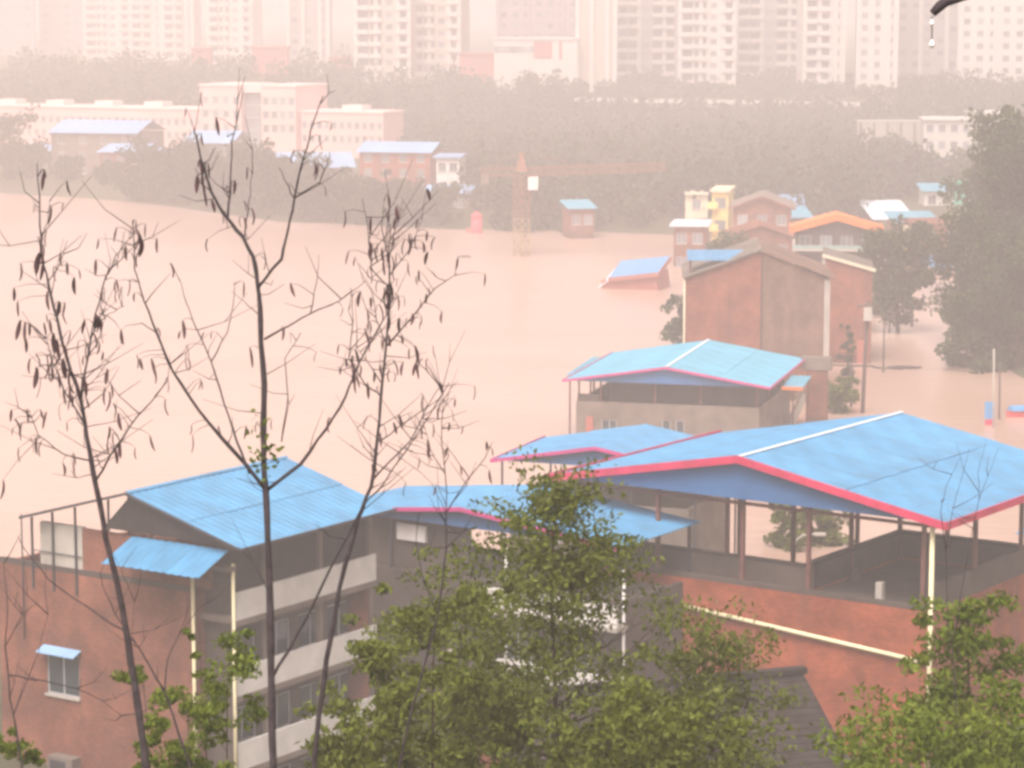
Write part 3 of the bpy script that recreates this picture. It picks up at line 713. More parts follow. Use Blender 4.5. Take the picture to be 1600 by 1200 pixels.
far_house('grey_roof_shed', 'shed with pale grey sloping roof right of the orange edged roof', 'shed', 1362, 1432, 320, 395, ang=-6, depth=9, wallm='brick_dull', roof='lean', roofm='white_cap', rise=2.2, wins=2, floors=1, base='g')
far_house('blue_roof_house', 'brick house with faded blue roof left of the big bank trees', 'house', 1396, 1472, 336, 370, ang=-4, depth=7, wallm='brick_dull', roof='lean', roofm='turquoise_sheet', rise=1.2, wins=3, floors=1, base=-2)
far_house('brick_wall_house', 'low red brick house half hidden by the big bank trees', 'house', 1432, 1512, 352, 350, ang=-8, depth=8, wallm='brick_red', roof='flat', roofm='brick_dull', rise=0, wins=2, floors=1, base=-2)
far_house('yellow_pillar_house', 'slim pale yellow house front under the faded blue roof', 'house', 1416, 1440, 360, 352, ang=0, depth=4, wallm='yellow_paint', roof='flat', roofm='cream_paint', rise=0, wins=1, floors=1, base=-2, over=.1)
far_house('hilltop_house', 'white walled house with blue roof high among the trees at right', 'house', 1440, 1498, 290, 425, ang=0, depth=6, wallm='white_paint', roof='lean', roofm='turquoise_sheet', rise=1.0, wins=2, floors=1, base='g')
far_house('water_edge_shed', 'small blue roofed brick shed at the water edge right of the crane', 'shed', 886, 934, 316, 386, ang=-12, depth=5, wallm='brick_dull', roof='lean', roofm='turquoise_sheet', rise=1.0, wins=2, floors=1, base=-2)
far_house('wood_shed', 'tiny pale roofed shed in the woods above the water edge shed', 'shed', 966, 1006, 284, 425, ang=0, depth=4, wallm='concrete', roof='lean', rise=.8, wins=1, floors=1, base='g')
# far left houses
far_house('grey_house', 'large hazy concrete house with pale blue roof at far left shore', 'house', 72, 218, 190, 492, ang=14, depth=14, wallm='concrete', roof='side', rise=2.2, wins=4, floors=3, base='g')
far_house('porch_house', 'hazy low house with blue porch roof right of the large concrete house', 'house', 150, 226, 228, 476, ang=8, depth=8, wallm='brick_dull', roof='lean', rise=1.2, wins=3, floors=2, base='g')
far_house('side_shed', 'hazy small shed with pale blue roof just left of the shore trees', 'shed', 208, 254, 234, 468, ang=0, depth=6, wallm='concrete', roof='lean', rise=1.6, wins=1, floors=1, base='g')
far_house('far_left_shed', 'hazy small shed with pale roof at the left end of the shore', 'shed', 38, 78, 226, 505, ang=0, depth=6, wallm='concrete', roof='lean', rise=1.4, wins=1, floors=2, base='g')
far_house('gable_roof_house', 'hazy house with blue roof in front of the central school tower', 'house', 284, 366, 206, 505, ang=14, depth=10, wallm='concrete', roof='side', rise=2.2, wins=3, floors=2, base='g')
far_house('long_roof_house', 'hazy long low house with blue roof below the right school wing', 'house', 434, 556, 243, 468, ang=-8, depth=10, wallm='brick_dull', roof='lean', rise=2.2, wins=5, floors=1, base='g')
far_house('red_brick_house', 'hazy tall red brick house with bright blue roof right of the school', 'house', 556, 676, 224, 452, ang=12, depth=11, wallm='brick_red', roof='side', rise=1.6, wins=4, floors=3, base='g')
far_house('white_house', 'hazy white house with flat blue roof beside the red brick house', 'house', 677, 722, 247, 440, ang=6, depth=8, wallm='white_paint', roof='flat', roofm='pale_blue_sheet', rise=0, wins=2, floors=2, base='g')
far_house('low_blue_shed', 'hazy low shed with blue roof at the foot of the white house', 'shed', 660, 738, 292, 420, ang=6, depth=5, wallm='concrete', roof='lean', rise=1.0, wins=2, floors=1, base='g')

# ------------------------------------------------------------------ pink school
SD = 545.0; SA = 24
c = at(392, 235, SD)
gz = ground_z(c.x, SD)
R9 = thing('school', 'long pink school with two low wings and a taller central tower', 'school', (c.x, SD, gz), SA)
k = SD / F / math.cos(rad(SA)) * 1.0
zc = at(392, 135, SD).z - gz; zw = at(250, 174, SD).z - gz
def block(x0, x1, y0, y1, h, nw, rows_, st, w, hh, first):
    ops = []; ws = []
    for rr in range(rows_):
        for i in range(nw):
            cc = (x1 - x0) * (i + .5) / nw; zz = h - first - rr * st
            if zz > .3: ops.append((cc - w/2, cc + w/2, zz, zz + hh)); ws.append((x0 + cc, zz))
    MB().room(x0, x1, y0, y1, 0, h, front=ops).build('wing_wall', M['pink_plaster'], R9)
    for xx, zz in ws: add_window(R9, xx, y0, zz, w, hh, mglass='tower_glass', sill=False, inset=.14)
    MB().box(x0 - .2, x1 + .2, y0 - .2, y1 + .2, h + .003, h + .45).build('roof_parapet', M['pink_trim'], R9)
block(-10.8, -1.2, -1.5, 12, zc, 4, 3, 2.75, 1.3, 1.5, 3.6)
block(3.4, 11.2, -1.5, 12, zc, 4, 3, 2.75, 1.3, 1.5, 3.6)
MB().box(-1.195, 3.395, .2, 11.8, 0, zc - 1.2).build('stair_glazing', M['tower_glass'], R9)
for zz in np.arange(2.5, zc - 1.5, 2.5): MB().box(-1.19, 3.39, .05, .197, zz, zz + .2).build('glazing_bar', M['frame_alu'], R9)
MB().box(-1.19, 3.39, -1.0, 11.9, zc - 1.19, zc + .2).build('stair_lintel', M['pink_trim'], R9)
block(-72, -11.1, 0, 9, zw, 34, 3, 2.7, 1.0, 1.4, 3.2)
block(11.5, 30, 0, 9, zw, 11, 3, 2.7, 1.0, 1.4, 3.2)
for xx in (-60, -48, -36, -24, 22): MB().box(xx - 2.2, xx + 2.2, 2, 6, zw + .455, zw + 1.5).build('roof_hut', M['pink_trim'], R9)

# ------------------------------------------------------------------ towers
def tower(name, label, px0, px1, py_base, D, wallm, style='win', ncol=None, depth=14, ang=0, floors=11, H=60, wfrac=.5):
    a = at(px0, py_base, D); b_ = at(px1, py_base, D); wd = (b_.x - a.x) / math.cos(rad(ang)); cx = (a.x + b_.x) / 2
    g0 = ground_z(cx, D) - 1; zb = a.z - g0
    r = thing(name, label, 'apartment tower', (cx, D, g0), ang, 'apartment towers beyond the woods')
    st = 3.0; n = ncol or max(2, int(round(wd / 3.4))); H = 60 - g0
    ops = []; ws = []; bays = []
    for fl in range(floors):
        zz = zb + fl * st
        for i in range(n):
            cc = wd * (i + .5) / n; cw = wd / n
            if style == 'balc' and i % 3 != 2:
                w = cw * .86; ops.append((cc - w/2, cc + w/2, zz + .5, zz + 2.5)); bays.append((cc - wd/2, zz, w))
            else:
                w = min(1.7, cw * wfrac); ops.append((cc - w/2, cc + w/2, zz + .9, zz + 2.4)); ws.append((cc - wd/2, zz + .9, w))
    MB().room(-wd/2, wd/2, 0, depth, 0, H, front=ops, t=.4).build('wall', M[wallm], r)
    for x, z, w in ws: add_window(r, x, 0, z, w, 1.5, mglass='tower_glass', sill=False, inset=.25)
    if bays:
        w = bays[0][2]
        gl = MB().box(-w/2 + .02, w/2 - .02, 1.1, 1.2, .5, 2.5).mesh('balcony_door', M['tower_glass'])
        bal = MB().box(-w/2 - .1, w/2 + .1, -1.1, -.004, .0, .18); bal.box(-w/2 - .1, w/2 + .1, -1.1, -1.0, .181, 1.05); bal.box(-w/2 - .1, -w/2, -.999, -.004, .181, 1.05); bal.box(w/2, w/2 + .1, -.999, -.004, .181, 1.05)
        bm = bal.mesh('balcony', M['tower_white'])
        for x, z, w in bays:
            link('balcony_door', gl, r, (x, 0, z)); link('balcony', bm, r, (x, 0, z))
    return r
TW = [
 ('mauve slab tower at the far left edge nearly lost in mist', -20, 52, 100, 960, 'tower_mauve', 'win'),
 ('faint mauve tower second from the left in the mist', 66, 130, 96, 980, 'tower_mauve', 'win'),
 ('faint pale tower third from the left in the mist', 134, 203, 90, 930, 'tower_white', 'balc'),
 ('pale balconied tower just left of the narrow pale tower', 206, 252, 92, 900, 'tower_white', 'balc'),
 ('narrow pale tower standing above the low red wall in the mist', 256, 302, 94, 890, 'tower_tan', 'balc'),
 ('pale tower with dark balcony bays left of the bright misty gap', 326, 394, 100, 850, 'tower_white', 'balc'),
 ('plain grey windowless looking tower between two bright gaps', 451, 513, 108, 760, 'tower_grey', 'win'),
 ('tower with clear white balcony rows at top centre', 556, 640, 128, 680, 'tower_tan', 'balc'),
 ('slimmer balconied tower directly right of the clear balcony rows', 642, 718, 118, 688, 'tower_tan', 'balc'),
 ('broad mauve tower above the white and red hall', 778, 905, 120, 735, 'tower_mauve', 'win'),
 ('plain pale grey block standing right of the white and red hall', 902, 960, 140, 672, 'tower_tan', 'blank'),
 ('bluish grey tower right of the plain pale block', 962, 1056, 118, 700, 'tower_grey', 'balc'),
 ('white tower with tall ribs right of the bluish grey tower', 1062, 1146, 132, 680, 'tower_white', 'balc'),
 ('recessed grey tower left of the white twin ribbed tower', 1150, 1252, 138, 712, 'tower_grey', 'balc'),
 ('white tower with twin pale ribs above the road trees', 1256, 1316, 150, 672, 'tower_white', 'balc'),
 ('white tower whose reddish base meets the trees', 1340, 1398, 150, 668, 'tower_white', 'win'),
 ('grey tower with small dark windows behind the dripping twig', 1400, 1496, 148, 690, 'tower_grey', 'win'),
 ('pale tower at the right edge with paired dark windows', 1500, 1640, 160, 662, 'tower_white', 'win'),
]
for lab, x0, x1, pb, D, m_, sty in TW:
    r = tower('apartment_tower', lab, x0, x1, pb, D, m_, sty if sty != 'blank' else 'win', floors=9 if sty != 'blank' else 0, ang=random.uniform(-6, 10))
    wdt = (x1 - x0) * D / F
    for s_ in (-.5, -.12, .3, .5):      # pilaster ribs
        MB().box(wdt * s_ - .5, wdt * s_ + .5, -.6, -.005, 0, 58 - r.location.z).build('pilaster', M['tower_white' if m_ != 'tower_mauve' else 'tower_mauve'], r)

# white and red hall, low red walls, viaduct, white wall and pavilion
def slab_building(name, label, cat, px0, px1, pt, pbm, D, m_, depth=10, extra=None, ang=0):
    a = at(px0, pt, D); b_ = at(px1, pbm, D); cx = (a.x + b_.x) / 2; g0 = ground_z(cx, D) - .6
    r = thing(name, label, cat, (cx, D, g0), ang); w = (b_.x - a.x) / 2
    MB().box(-w, w, 0, depth, 0, a.z - g0).build('wall', M[m_], r)
    MB().box(-w - .3, w + .3, -.3, depth + .3, a.z - g0 + .003, a.z - g0 + .5).build('roof_slab', M['tower_white' if m_ != 'red_wall' else 'red_wall'], r)
    return r, w, a.z - g0
r, w, h = slab_building('white_hall', 'low white hall with red panels below the broad mauve tower', 'hall', 772, 903, 62, 96, 668, 'tower_white')
MB().box(-w * .05, w * .38, -.12, -.004, h - 4.6, h - .4).build('red_panel', M['red_wall'], r); MB().box(w * .55, w * .62, -.12, -.004, h - 4.8, h - .4).build('red_panel', M['red_wall'], r)
for i in range(8): add_window(r, -w + (i + .5) * w / 8, 0, h - 3.2, 1.4, 1.6, mglass='tower_glass', sill=False, inset=-.04)
slab_building('red_hall', 'low dull red wall in the bright gap left of the plain grey tower', 'wall', 394, 450, 76, 100, 690, 'red_wall', 5)
slab_building('red_terrace', 'low dull red wall between grey tower and balconied tower', 'wall', 514, 556, 92, 110, 690, 'red_wall', 5)
slab_building('red_block', 'low dull red block left of the white and red hall', 'wall', 718, 776, 86, 112, 676, 'red_wall', 6)
slab_building('red_garden_wall', 'faint low red wall below the narrow pale towers', 'wall', 300, 330, 78, 100, 712, 'red_wall', 5)

va, vb = at(895, 160, 640), at(1345, 168, 620)
RV = thing('viaduct', 'long pale road viaduct crossing in front of the right towers', 'viaduct', (va.x, va.y, 0), 0)
L0 = Vector((0, 0, va.z)); L1 = vb - va; L1.z = vb.z
MB().bar(L0, L1, 9, .9).build('deck', M['concrete'], RV)
L0b = L0 + Vector((0, -4.4, .9)); L1b = L1 + Vector((0, -4.4, .9))
for i in range(12):
    t0, t1 = i / 12 + .002, (i + 1) / 12 - .012
    MB().bar(L0b.lerp(L1b, t0), L0b.lerp(L1b, t1), .3, .9).build('guard_panel', M['tower_white'], RV)
for i in range(9):
    p = L0.lerp(L1, (i + .5) / 9); MB().box(p.x - .8, p.x + .8, p.y - 2, p.y + 2, -2, p.z - .5).build('pier', M['concrete'], RV)
ra, rb = at(1340, 190, 520), at(1442, 186, 520)
RW = thing('retaining_wall', 'pale concrete retaining wall among the trees left of the white pavilion', 'wall', (ra.x, ra.y, 0), 0)
MB().box(0, rb.x - ra.x, 0, .8, -1, ra.z).build('wall', M['pale_concrete'], RW); MB().box(-.1, rb.x - ra.x + .1, -.15, .95, ra.z + .003, ra.z + .3).build('coping', M['tower_white'], RW)
for i in range(5): MB().box(i * 2.6 + .4, i * 2.6 + .8, -.25, -.003, -1, ra.z - .2).build('buttress', M['concrete'], RW)
far_house('white_pavilion', 'white two storey building among trees below the right towers', 'building', 1442, 1522, 188, 505, ang=4, depth=9, wallm='tower_white', roof='flat', roofm='tower_white', rise=0, wins=4, floors=3, base='g', over=.3)
far_house('grey_pavilion', 'pale grey low building right of the white pavilion beside the tall bank tree', 'building', 1524, 1578, 178, 520, ang=-4, depth=9, wallm='tower_grey', roof='flat', roofm='tower_white', rise=0, wins=3, floors=3, base='g', over=.3)

# ------------------------------------------------------------------ crane, tank, floating house, poles, debris
cb = onz(815, 400); CD = cb.y
RC = thing('tower_crane', 'faded orange tower crane standing in the flood with a long jib', 'crane', (cb.x, cb.y, 0), 0)
zt = at(818, 268, CD).z; ztop = at(818, 238, CD).z
def lattice(mb, a, b_, w, n, rr=.09):
    a = Vector(a); b_ = Vector(b_); d = (b_ - a); ln = d.length; d.normalize()
    x = d.orthogonal().normalized() if abs(d.z) > .9 else d.cross(Vector((0, 0, 1))).normalized(); y = d.cross(x)
    cs = [x * w/2 + y * w/2, -x * w/2 + y * w/2, -x * w/2 - y * w/2, x * w/2 - y * w/2]
    for c_ in cs: mb.bar(a + c_, b_ + c_, rr * 2, rr * 2)
    for i in range(n):
        p, q = a + d * ln * i / n, a + d * ln * (i + 1) / n
        for j in range(4):
            u_, v_ = (cs[j], cs[(j + 1) % 4]) if i % 2 else (cs[(j + 1) % 4], cs[j])
            mb.bar(p + u_, q + v_, rr * 1.3, rr * 1.3); mb.bar(q + cs[j], q + cs[(j + 1) % 4], rr * 1.2, rr * 1.2)
m_ = MB(); lattice(m_, (0, 0, -4), (0, 0, 5.0), 1.5, 6, .075); m_.build('lower_mast', M['crane_yellow'], RC)
m_ = MB(); lattice(m_, (0, 0, 5.0), (0, 0, zt - .6), 1.5, 5, .075); m_.build('upper_mast', M['crane_orange'], RC)
m_ = MB(); lattice(m_, (.5, 0, zt), (at(1040, 262, CD).x - cb.x, 2, at(1040, 262, CD).z), 1.0, 20, .055); m_.build('jib', M['crane_orange'], RC)
m_ = MB(); lattice(m_, (-.5, 0, zt), (at(752, 270, CD).x - cb.x, 0, zt - .1), 1.0, 5, .055); m_.build('counter_jib', M['crane_orange'], RC)
MB().hexa([(-.8, -.8, zt), (.8, -.8, zt), (.8, .8, zt), (-.8, .8, zt)], [(-.15, -.15, ztop), (.15, -.15, ztop), (.15, .15, ztop), (-.15, .15, ztop)]).build('apex', M['crane_orange'], RC)
MB().box(at(752, 270, CD).x - cb.x, at(764, 270, CD).x - cb.x, -.7, .7, zt - 1.6, zt - .2).build('counterweight', M['concrete'], RC)
MB().box(.85, 2.2, -.9, .5, zt - 2.4, zt - .7).build('cab', M['white_paint'], RC)
for xe in (10, -4.5): MB().tube([(0, 0, ztop - .1), (xe, 0, zt + .5)], .05, 4).build('tie_rod', M['crane_orange'], RC)
MB().box(-1.6, 1.6, -1.6, 1.6, -4, -1.0).build('footing', M['concrete'], RC)

tb = onz(745, 364); RT = thing('red_tank', 'small pink red tank standing at the far water edge left of the crane', 'tank', (tb.x, tb.y, 0), 0)
MB().lathe([(.8, -2), (.8, 2.0), (.72, 2.05), (.72, 2.2), (.8, 2.25), (.78, 2.7), (.4, 2.95), (.1, 3.0)], n=14).build('body', M['red_plastic'], RT)
MB().lathe([(.25, 2.9), (.25, 3.15), (.2, 3.2)], n=10).build('lid', M['red_plastic'], RT); MB().box(-1.6, -.82, -.4, .4, -1, .7).build('base_block', M['red_wall'], RT)

fb = onz(985, 452); RF = thing('floating_house', 'half sunk red house with tilted blue roof drifting alone on open water', 'house', (fb.x, fb.y, 0), 20)
RF.rotation_euler = (rad(5), rad(-7), rad(-20))
MB().room(-3.5, 3.4, 0, 5.0, -3.0, 1.3).build('wall', M['red_wall'], RF)
MB().hexa([(-2.4, -.4, 1.5), (3.8, -.4, 1.6), (3.8, 5.3, 2.6), (-2.4, 5.3, 2.6)], [(-2.4, -.4, 1.62), (3.8, -.4, 1.72), (3.8, 5.3, 2.72), (-2.4, 5.3, 2.72)]).build('roof_sheet', M['tarp_blue'], RF)
MB().hexa([(-3.9, -.3, .5), (-2.42, -.2, 1.3), (-2.42, 4.8, 2.4), (-3.6, 4.4, 1.4)], [(-3.9, -.3, .6), (-2.42, -.2, 1.4), (-2.42, 4.8, 2.5), (-3.6, 4.4, 1.5)]).build('broken_sheet', M['white_cap'], RF)
MB().bar((-2.4, -.46, 1.45), (3.85, -.46, 1.55), .08, .5).build('fascia_board', M['red_wall'], RF); MB().bar((3.88, -.4, 1.55), (3.88, 5.3, 2.5), .08, .5).build('fascia_board', M['red_wall'], RF)
for xx in (-2.2, .4, 3.2): MB().box(xx - .08, xx + .08, .05, .2, 1.302, 1.6).build('post', M['steel_post'], RF)

def pole(label, px, py0, py1, r=.13, m_='wood_pole', arms=0, lean=0, base_z=0.0, cap=None):
    p = onz(px, py1, base_z); top_ = at(px + lean, py0, p.y)
    o = thing('utility_pole' if m_ != 'pale_concrete' else 'marker_pole', label, 'pole', (p.x, p.y, 0), 12)
    dx = top_.x - p.x
    MB().tube([(0, 0, -4), (dx * .5, 0, top_.z / 2), (dx, 0, top_.z)], [r, r * .9, r * .75], 8).build('shaft', M[m_], o)
    for i in range(arms):
        zz = top_.z - .5 - i * .9
        a_ = MB().box(dx - .9, dx + .9, -.2, -.1, zz, zz + .12).build('crossarm', M['wood_pole'], o)
        for xx in (-.75, -.3, .3, .75): MB().lathe([(.05, 0), (.07, .08), (.05, .16), (.02, .2)], (dx + xx, -.15, zz + .12), 8).build('insulator', M['concrete'], a_)
    if cap: MB().box(dx - .35, dx + .35, -.55, -.14, top_.z - 1.6, top_.z - .5).build('transformer', M[cap], o)
    return o, p, top_
pole('tall dark utility pole standing in the flooded street above the largest blue roof', 1346, 470, 645, .17, arms=1, lean=11, cap='pale_concrete')
pole('thinner utility pole farther along the flooded street beside floating debris', 1380, 488, 582, .10, lean=2, arms=1)
pole('short bare pole left of the tall dark utility pole', 1330, 566, 636, .11)
pole('short dark post beside the red shutter in the flooded street', 1390, 488, 520, .12)
pole('slim pale pole in front of the big bank trees', 1553, 545, 668, .09, 'pale_concrete')
pole('thin brownish pole just right of the slim pale pole', 1562, 565, 655, .09)

db = onz(1400, 575); RD = thing('debris_raft', 'dark raft of floating debris in the flooded street', 'debris', (db.x, db.y, 0), 20)
for i in range(16):
    x, y = random.uniform(-2.2, 2.0), random.uniform(-1.0, 1.0); a_ = random.uniform(-.5, .5); l_ = random.uniform(.6, 1.6)
    MB().bar((x - l_/2, y - l_/2 * a_, random.uniform(-.05, .12)), (x + l_/2, y + l_/2 * a_, random.uniform(-.02, .2)), random.uniform(.1, .4), .12).build('plank', M['debris'], RD)
MB().bar((-6.5, -.5, .0), (-2.0, .0, .08), .22, .18).build('log', M['debris'], RD)
db = onz(726, 402); o = MB().lathe([(.2, -.2), (.7, 0), (.6, .18), (.2, .3)], n=9); RB = thing('drifting_log', 'tiny dark log drifting on open water left of the crane', 'log', (db.x, db.y, 0), 0)
MB().tube([(-.9, 0, .0), (0, .1, .1), (.9, 0, .02)], [.16, .2, .12], 8).build('trunk', M['debris'], RB)
MB().tube([(.3, .05, .1), (.7, .3, .35)], [.06, .03], 6).build('stub', M['debris'], RB)

sb = onz(1546, 664); RS = thing('street_sign', 'small blue and pink notice board standing in water by the slim pale pole', 'sign', (sb.x, sb.y, 0), 0)
MB().box(-.42, .42, -.05, .05, .5, 1.9).build('board', M['tarp_blue'], RS); MB().box(-.36, .36, -.06, -.052, -.1, .45).build('lower_board', M['pink_fascia'], RS); post(RS, 0, .12, -2, 1.9, 'frame_alu', .05)
bb = onz(1604, 650); RBo = thing('small_boat', 'small red boat with blue cover at the right edge', 'boat', (bb.x, bb.y, 0), -25)
hull = MB(); sec = [(-1.9, .25, .55), (-1.0, .62, .42), (.4, .7, .4), (1.4, .45, .48), (2.1, .06, .7)]
for x, w, z in sec: hull.v += [(x, -w, z), (x, -w * .6, -.15), (x, w * .6, -.15), (x, w, z)]
for i in range(4):
    for j in range(3): hull.f.append([i*4+j, (i+1)*4+j, (i+1)*4+j+1, i*4+j+1]); hull.sm.append(False)
hull.f.append([0, 1, 2, 3]); hull.sm.append(False); hull.build('hull', M['red_plastic'], RBo)
MB().hexa([(-1.7, -.45, .56), (.9, -.66, .5), (.9, .66, .5), (-1.7, .45, .56)], [(-1.6, -.2, .95), (.7, -.25, .9), (.7, .25, .9), (-1.6, .2, .95)]).build('cover', M['tarp_blue'], RBo)
tp = onz(1462, 430); RTp = thing('blue_tarp', 'blue tarp shelter at the flooded street end left of the bank trees', 'shelter', (tp.x, tp.y, 0), 0)
MB().hexa([(-1.9, -1, 1.2), (1.9, -1, 1.0), (1.9, 1.5, 2.2), (-1.9, 1.5, 2.4)], [(-1.9, -1, 1.25), (1.9, -1, 1.05), (1.9, 1.5, 2.25), (-1.9, 1.5, 2.45)]).build('sheet', M['tarp_blue'], RTp)
for xx in (-1.7, 1.7):
    for yy, zz in ((-.8, 1.15), (1.3, 2.15)): post(RTp, xx, yy, -2, zz, 'steel_post', .06)
gc = at(1505, 300, 418); RG = thing('green_banner', 'bright green cloth hanging beside the hilltop blue roof', 'banner', (gc.x, gc.y, ground_z(gc.x, 418)), 0)
nb = MB(); gzz = at(1505, 280, 418).z - RG.location.z
for i in range(7):
    x = -1.5 + i * .5; nb.v += [(x, .15 * math.sin(i * 1.7), gzz - abs(i - 3) * .1), (x * .9, .2 * math.sin(i * 1.7 + .5), gzz - 4.2 + .4 * math.sin(i))]
for i in range(6): nb.f.append([2*i, 2*i+1, 2*i+3, 2*i+2]); nb.sm.append(True)
nb.build('cloth', M['teal_cloth'], RG); post(RG, -1.55, .1, 0, gzz + .3, 'frame_alu', .06); post(RG, 1.55, .1, 0, gzz + .3, 'frame_alu', .06)

# lamp on flooded lane under the big roof, and roof fragment on the right edge
lb = onz(1240, 890); RL = thing('street_lamp', 'white arm street lamp seen beneath the largest blue roof', 'street lamp', (lb.x, lb.y, 0), 0)
MB().tube([(0, 0, -2), (0, 0, 1.0), (.1, 0, 1.8), (.5, 0, 2.1), (1.3, 0, 2.2)], .06, 8).build('post', M['pale_concrete'], RL); MB().box(1.2, 1.9, -.15, .15, 2.1, 2.25).build('lamp_head', M['pale_concrete'], RL)
eb = at(1588, 822, 140); RE = thing('edge_shed', 'corner of a blue roofed shed at the right edge behind the largest blue roof', 'shed', (eb.x + 2.5, eb.y, 0), ANG)
lean_roof(RE, -2.5, 6, -.5, 5, eb.z - .6, eb.z + .3, 'blue_sheet'); MB().room(-2.1, 5.6, 0, 4.6, -3, eb.z - .7, t=.2).build('wall', M['concrete'], RE)

# dark tiled roof low in front of the brick wall
TD = 84.0; ta = at(1200, 1056, TD)
RR = thing('tile_roof_house', 'low house with dark tiled roof below the red brick wall', 'house', (ta.x, ta.y, 0), -18)
zt = ta.z
body = MB().room(-9, .6, -3.6, 3.4, 2.0, zt - 2.2); body.build('wall', M['brick_dull'], RR)
for k in range(16):      # tile courses, each its own step
    f0, f1 = k / 16, (k + 1) / 16 + .02
    MB().hexa([(-9.6, -f0*4.4, zt - f0*2.3 - .03), (1.2, -f0*4.4, zt - f0*2.3 - .03), (1.2, -f1*4.4, zt - f1*2.3 - .03), (-9.6, -f1*4.4, zt - f1*2.3 - .03)][::-1],
              [(-9.6, -f0*4.4, zt - f0*2.3 + .01), (1.2, -f0*4.4, zt - f0*2.3 + .01), (1.2, -f1*4.4, zt - f1*2.3 + .045), (-9.6, -f1*4.4, zt - f1*2.3 + .045)][::-1]).build('tile_course', M['dark_tile'], RR)
MB().hexa([(-9.6, .02, zt - .05), (1.2, .02, zt - .05), (1.2, 4.2, zt - 2.2), (-9.6, 4.2, zt - 2.2)], [(-9.6, .02, zt + .05), (1.2, .02, zt + .05), (1.2, 4.2, zt - 2.1), (-9.6, 4.2, zt - 2.1)]).build('rear_slope', M['dark_tile'], RR)
MB().bar((-9.7, 0, zt + .1), (1.3, 0, zt + .1), .35, .2).build('ridge_cap', M['dark_tile'], RR)

# ------------------------------------------------------------------ vegetation
def skeleton(mb, base, H, R, z0, nl, rt, seed, n=7, cone=False):
    rg = random.Random(seed); tips = []
    bx, by, bz = base; P = []; K_ = 6; wx = wy = 0
    for i in range(K_ + 1):
        f = i / K_; wx += rg.uniform(-1, 1) * .03 * H * .35; wy += rg.uniform(-1, 1) * .03 * H * .35
        P.append(Vector((bx + (wx if i else 0), by + (wy if i else 0), bz + H * .9 * f)))
    mb.tube(P, [rt * (1 - .85 * i / K_) for i in range(K_ + 1)], n)
    for i in range(nl):
        f = z0 / H + (0.9 - z0 / H) * (i + rg.random()) / nl; q = f / .9 * K_; j = min(int(q), K_ - 1)
        s_ = P[j].lerp(P[j + 1], min(max(q - j, 0), 1)); a_ = i * 2.4 + rg.uniform(-.5, .5); l_ = R * rg.uniform(.7, 1.05) * ((1.12 - 1.15 * (f - z0 / H) / (1 - z0 / H)) if cone else (1.05 - .6 * abs(f - .55)))
        d = Vector((math.cos(a_), math.sin(a_), rg.uniform(.25, .75)))
        m1 = s_ + d * l_ * .5 + Vector((0, 0, -.03 * l_)); e = s_ + d * l_ + Vector((0, 0, rg.uniform(-.1, .15) * l_))
        r0 = rt * .42 * (1.1 - f); mb.tube([s_, m1, e], [r0, r0 * .6, r0 * .2], 5); tips += [m1, e]
        for _ in range(2):
            e2 = m1 + Vector((rg.uniform(-1, 1), rg.uniform(-1, 1), rg.uniform(-.1, .9))) * l_ * .45; mb.tube([m1, e2], [r0 * .4, r0 * .12], 4); tips.append(e2)
    tips.append(P[-1]); return tips

def make_tree(name, label, base, H, R, z0, leafm, ln, wd, n_clump, per, nl=9, rt=None, bark='bark_brown', group=None, cat='tree', seed=1, crad=.26, flat=.8, droop=.3, cone=False):
    rg = np.random.default_rng(seed)
    r = thing(name, label, cat, base, 0, group); mb = MB()
    tips = skeleton(mb, (0, 0, 0), H, R, z0, nl, rt or H * .022, seed, cone=cone); mb.build('trunk', M[bark], r)
    T = np.array([tuple(t) for t in tips]); C_ = T[rg.integers(0, len(T), n_clump)] + rg.normal(size=(n_clump, 3)) * R * (.07 if cone else .16)
    rad_ = R * crad * (0.6 + .8 * rg.random(n_clump))
    P = np.repeat(C_, per, axis=0); d = rg.normal(size=P.shape); d /= np.linalg.norm(d, axis=1, keepdims=True)
    P = P + d * (np.repeat(rad_, per) * rg.random(len(P)) ** .45)[:, None] * np.array([1, 1, flat])
    me = quads_mesh('crown', leaf_quads(P, ln, wd, droop), M[leafm]); o = link('crown', me, r); o['kind'] = 'stuff'
    return r

def gpos(px, D, off=-.15):
    p = at(px, 600, D); return (p.x, D, ground_z(p.x, D) + off)

# right bank trees
BANK = 'tall trees on the right bank'
make_tree('bank_tree', 'tallest dark bank tree rising at the right edge', gpos(1592, 262), 20.5, 6.0, 4, 'leaf_dark', .55, .34, 230, 70, 16, seed=11, group=BANK)
make_tree('bank_tree', 'broad dark bank tree bulging over the flooded street', gpos(1530, 262), 13.5, 4.6, 2.0, 'leaf_dark', .5, .32, 170, 70, 14, seed=12, group=BANK)
make_tree('bank_tree', 'lowest bank tree, its leaves touching the flooded street', gpos(1535, 248), 8.5, 3.6, .6, 'leaf_dark', .5, .32, 130, 70, 14, seed=16, group=BANK)
make_tree('bank_tree', 'bank tree low behind the slim pale pole', gpos(1590, 246), 12, 4.4, 1.5, 'leaf_dark', .5, .32, 150, 70, 12, seed=13, group=BANK)
make_tree('bank_tree', 'mid height bank tree beneath the hilltop blue roof', gpos(1545, 300), 15, 4.4, 3, 'leaf_dark', .55, .34, 170, 60, 14, seed=14, group=BANK)
make_tree('bank_tree', 'hazy bank tree farthest back against the pale right tower', gpos(1600, 330), 17, 5.5, 3, 'leaf_dark', .6, .4, 170, 60, 14, seed=15, group=BANK)
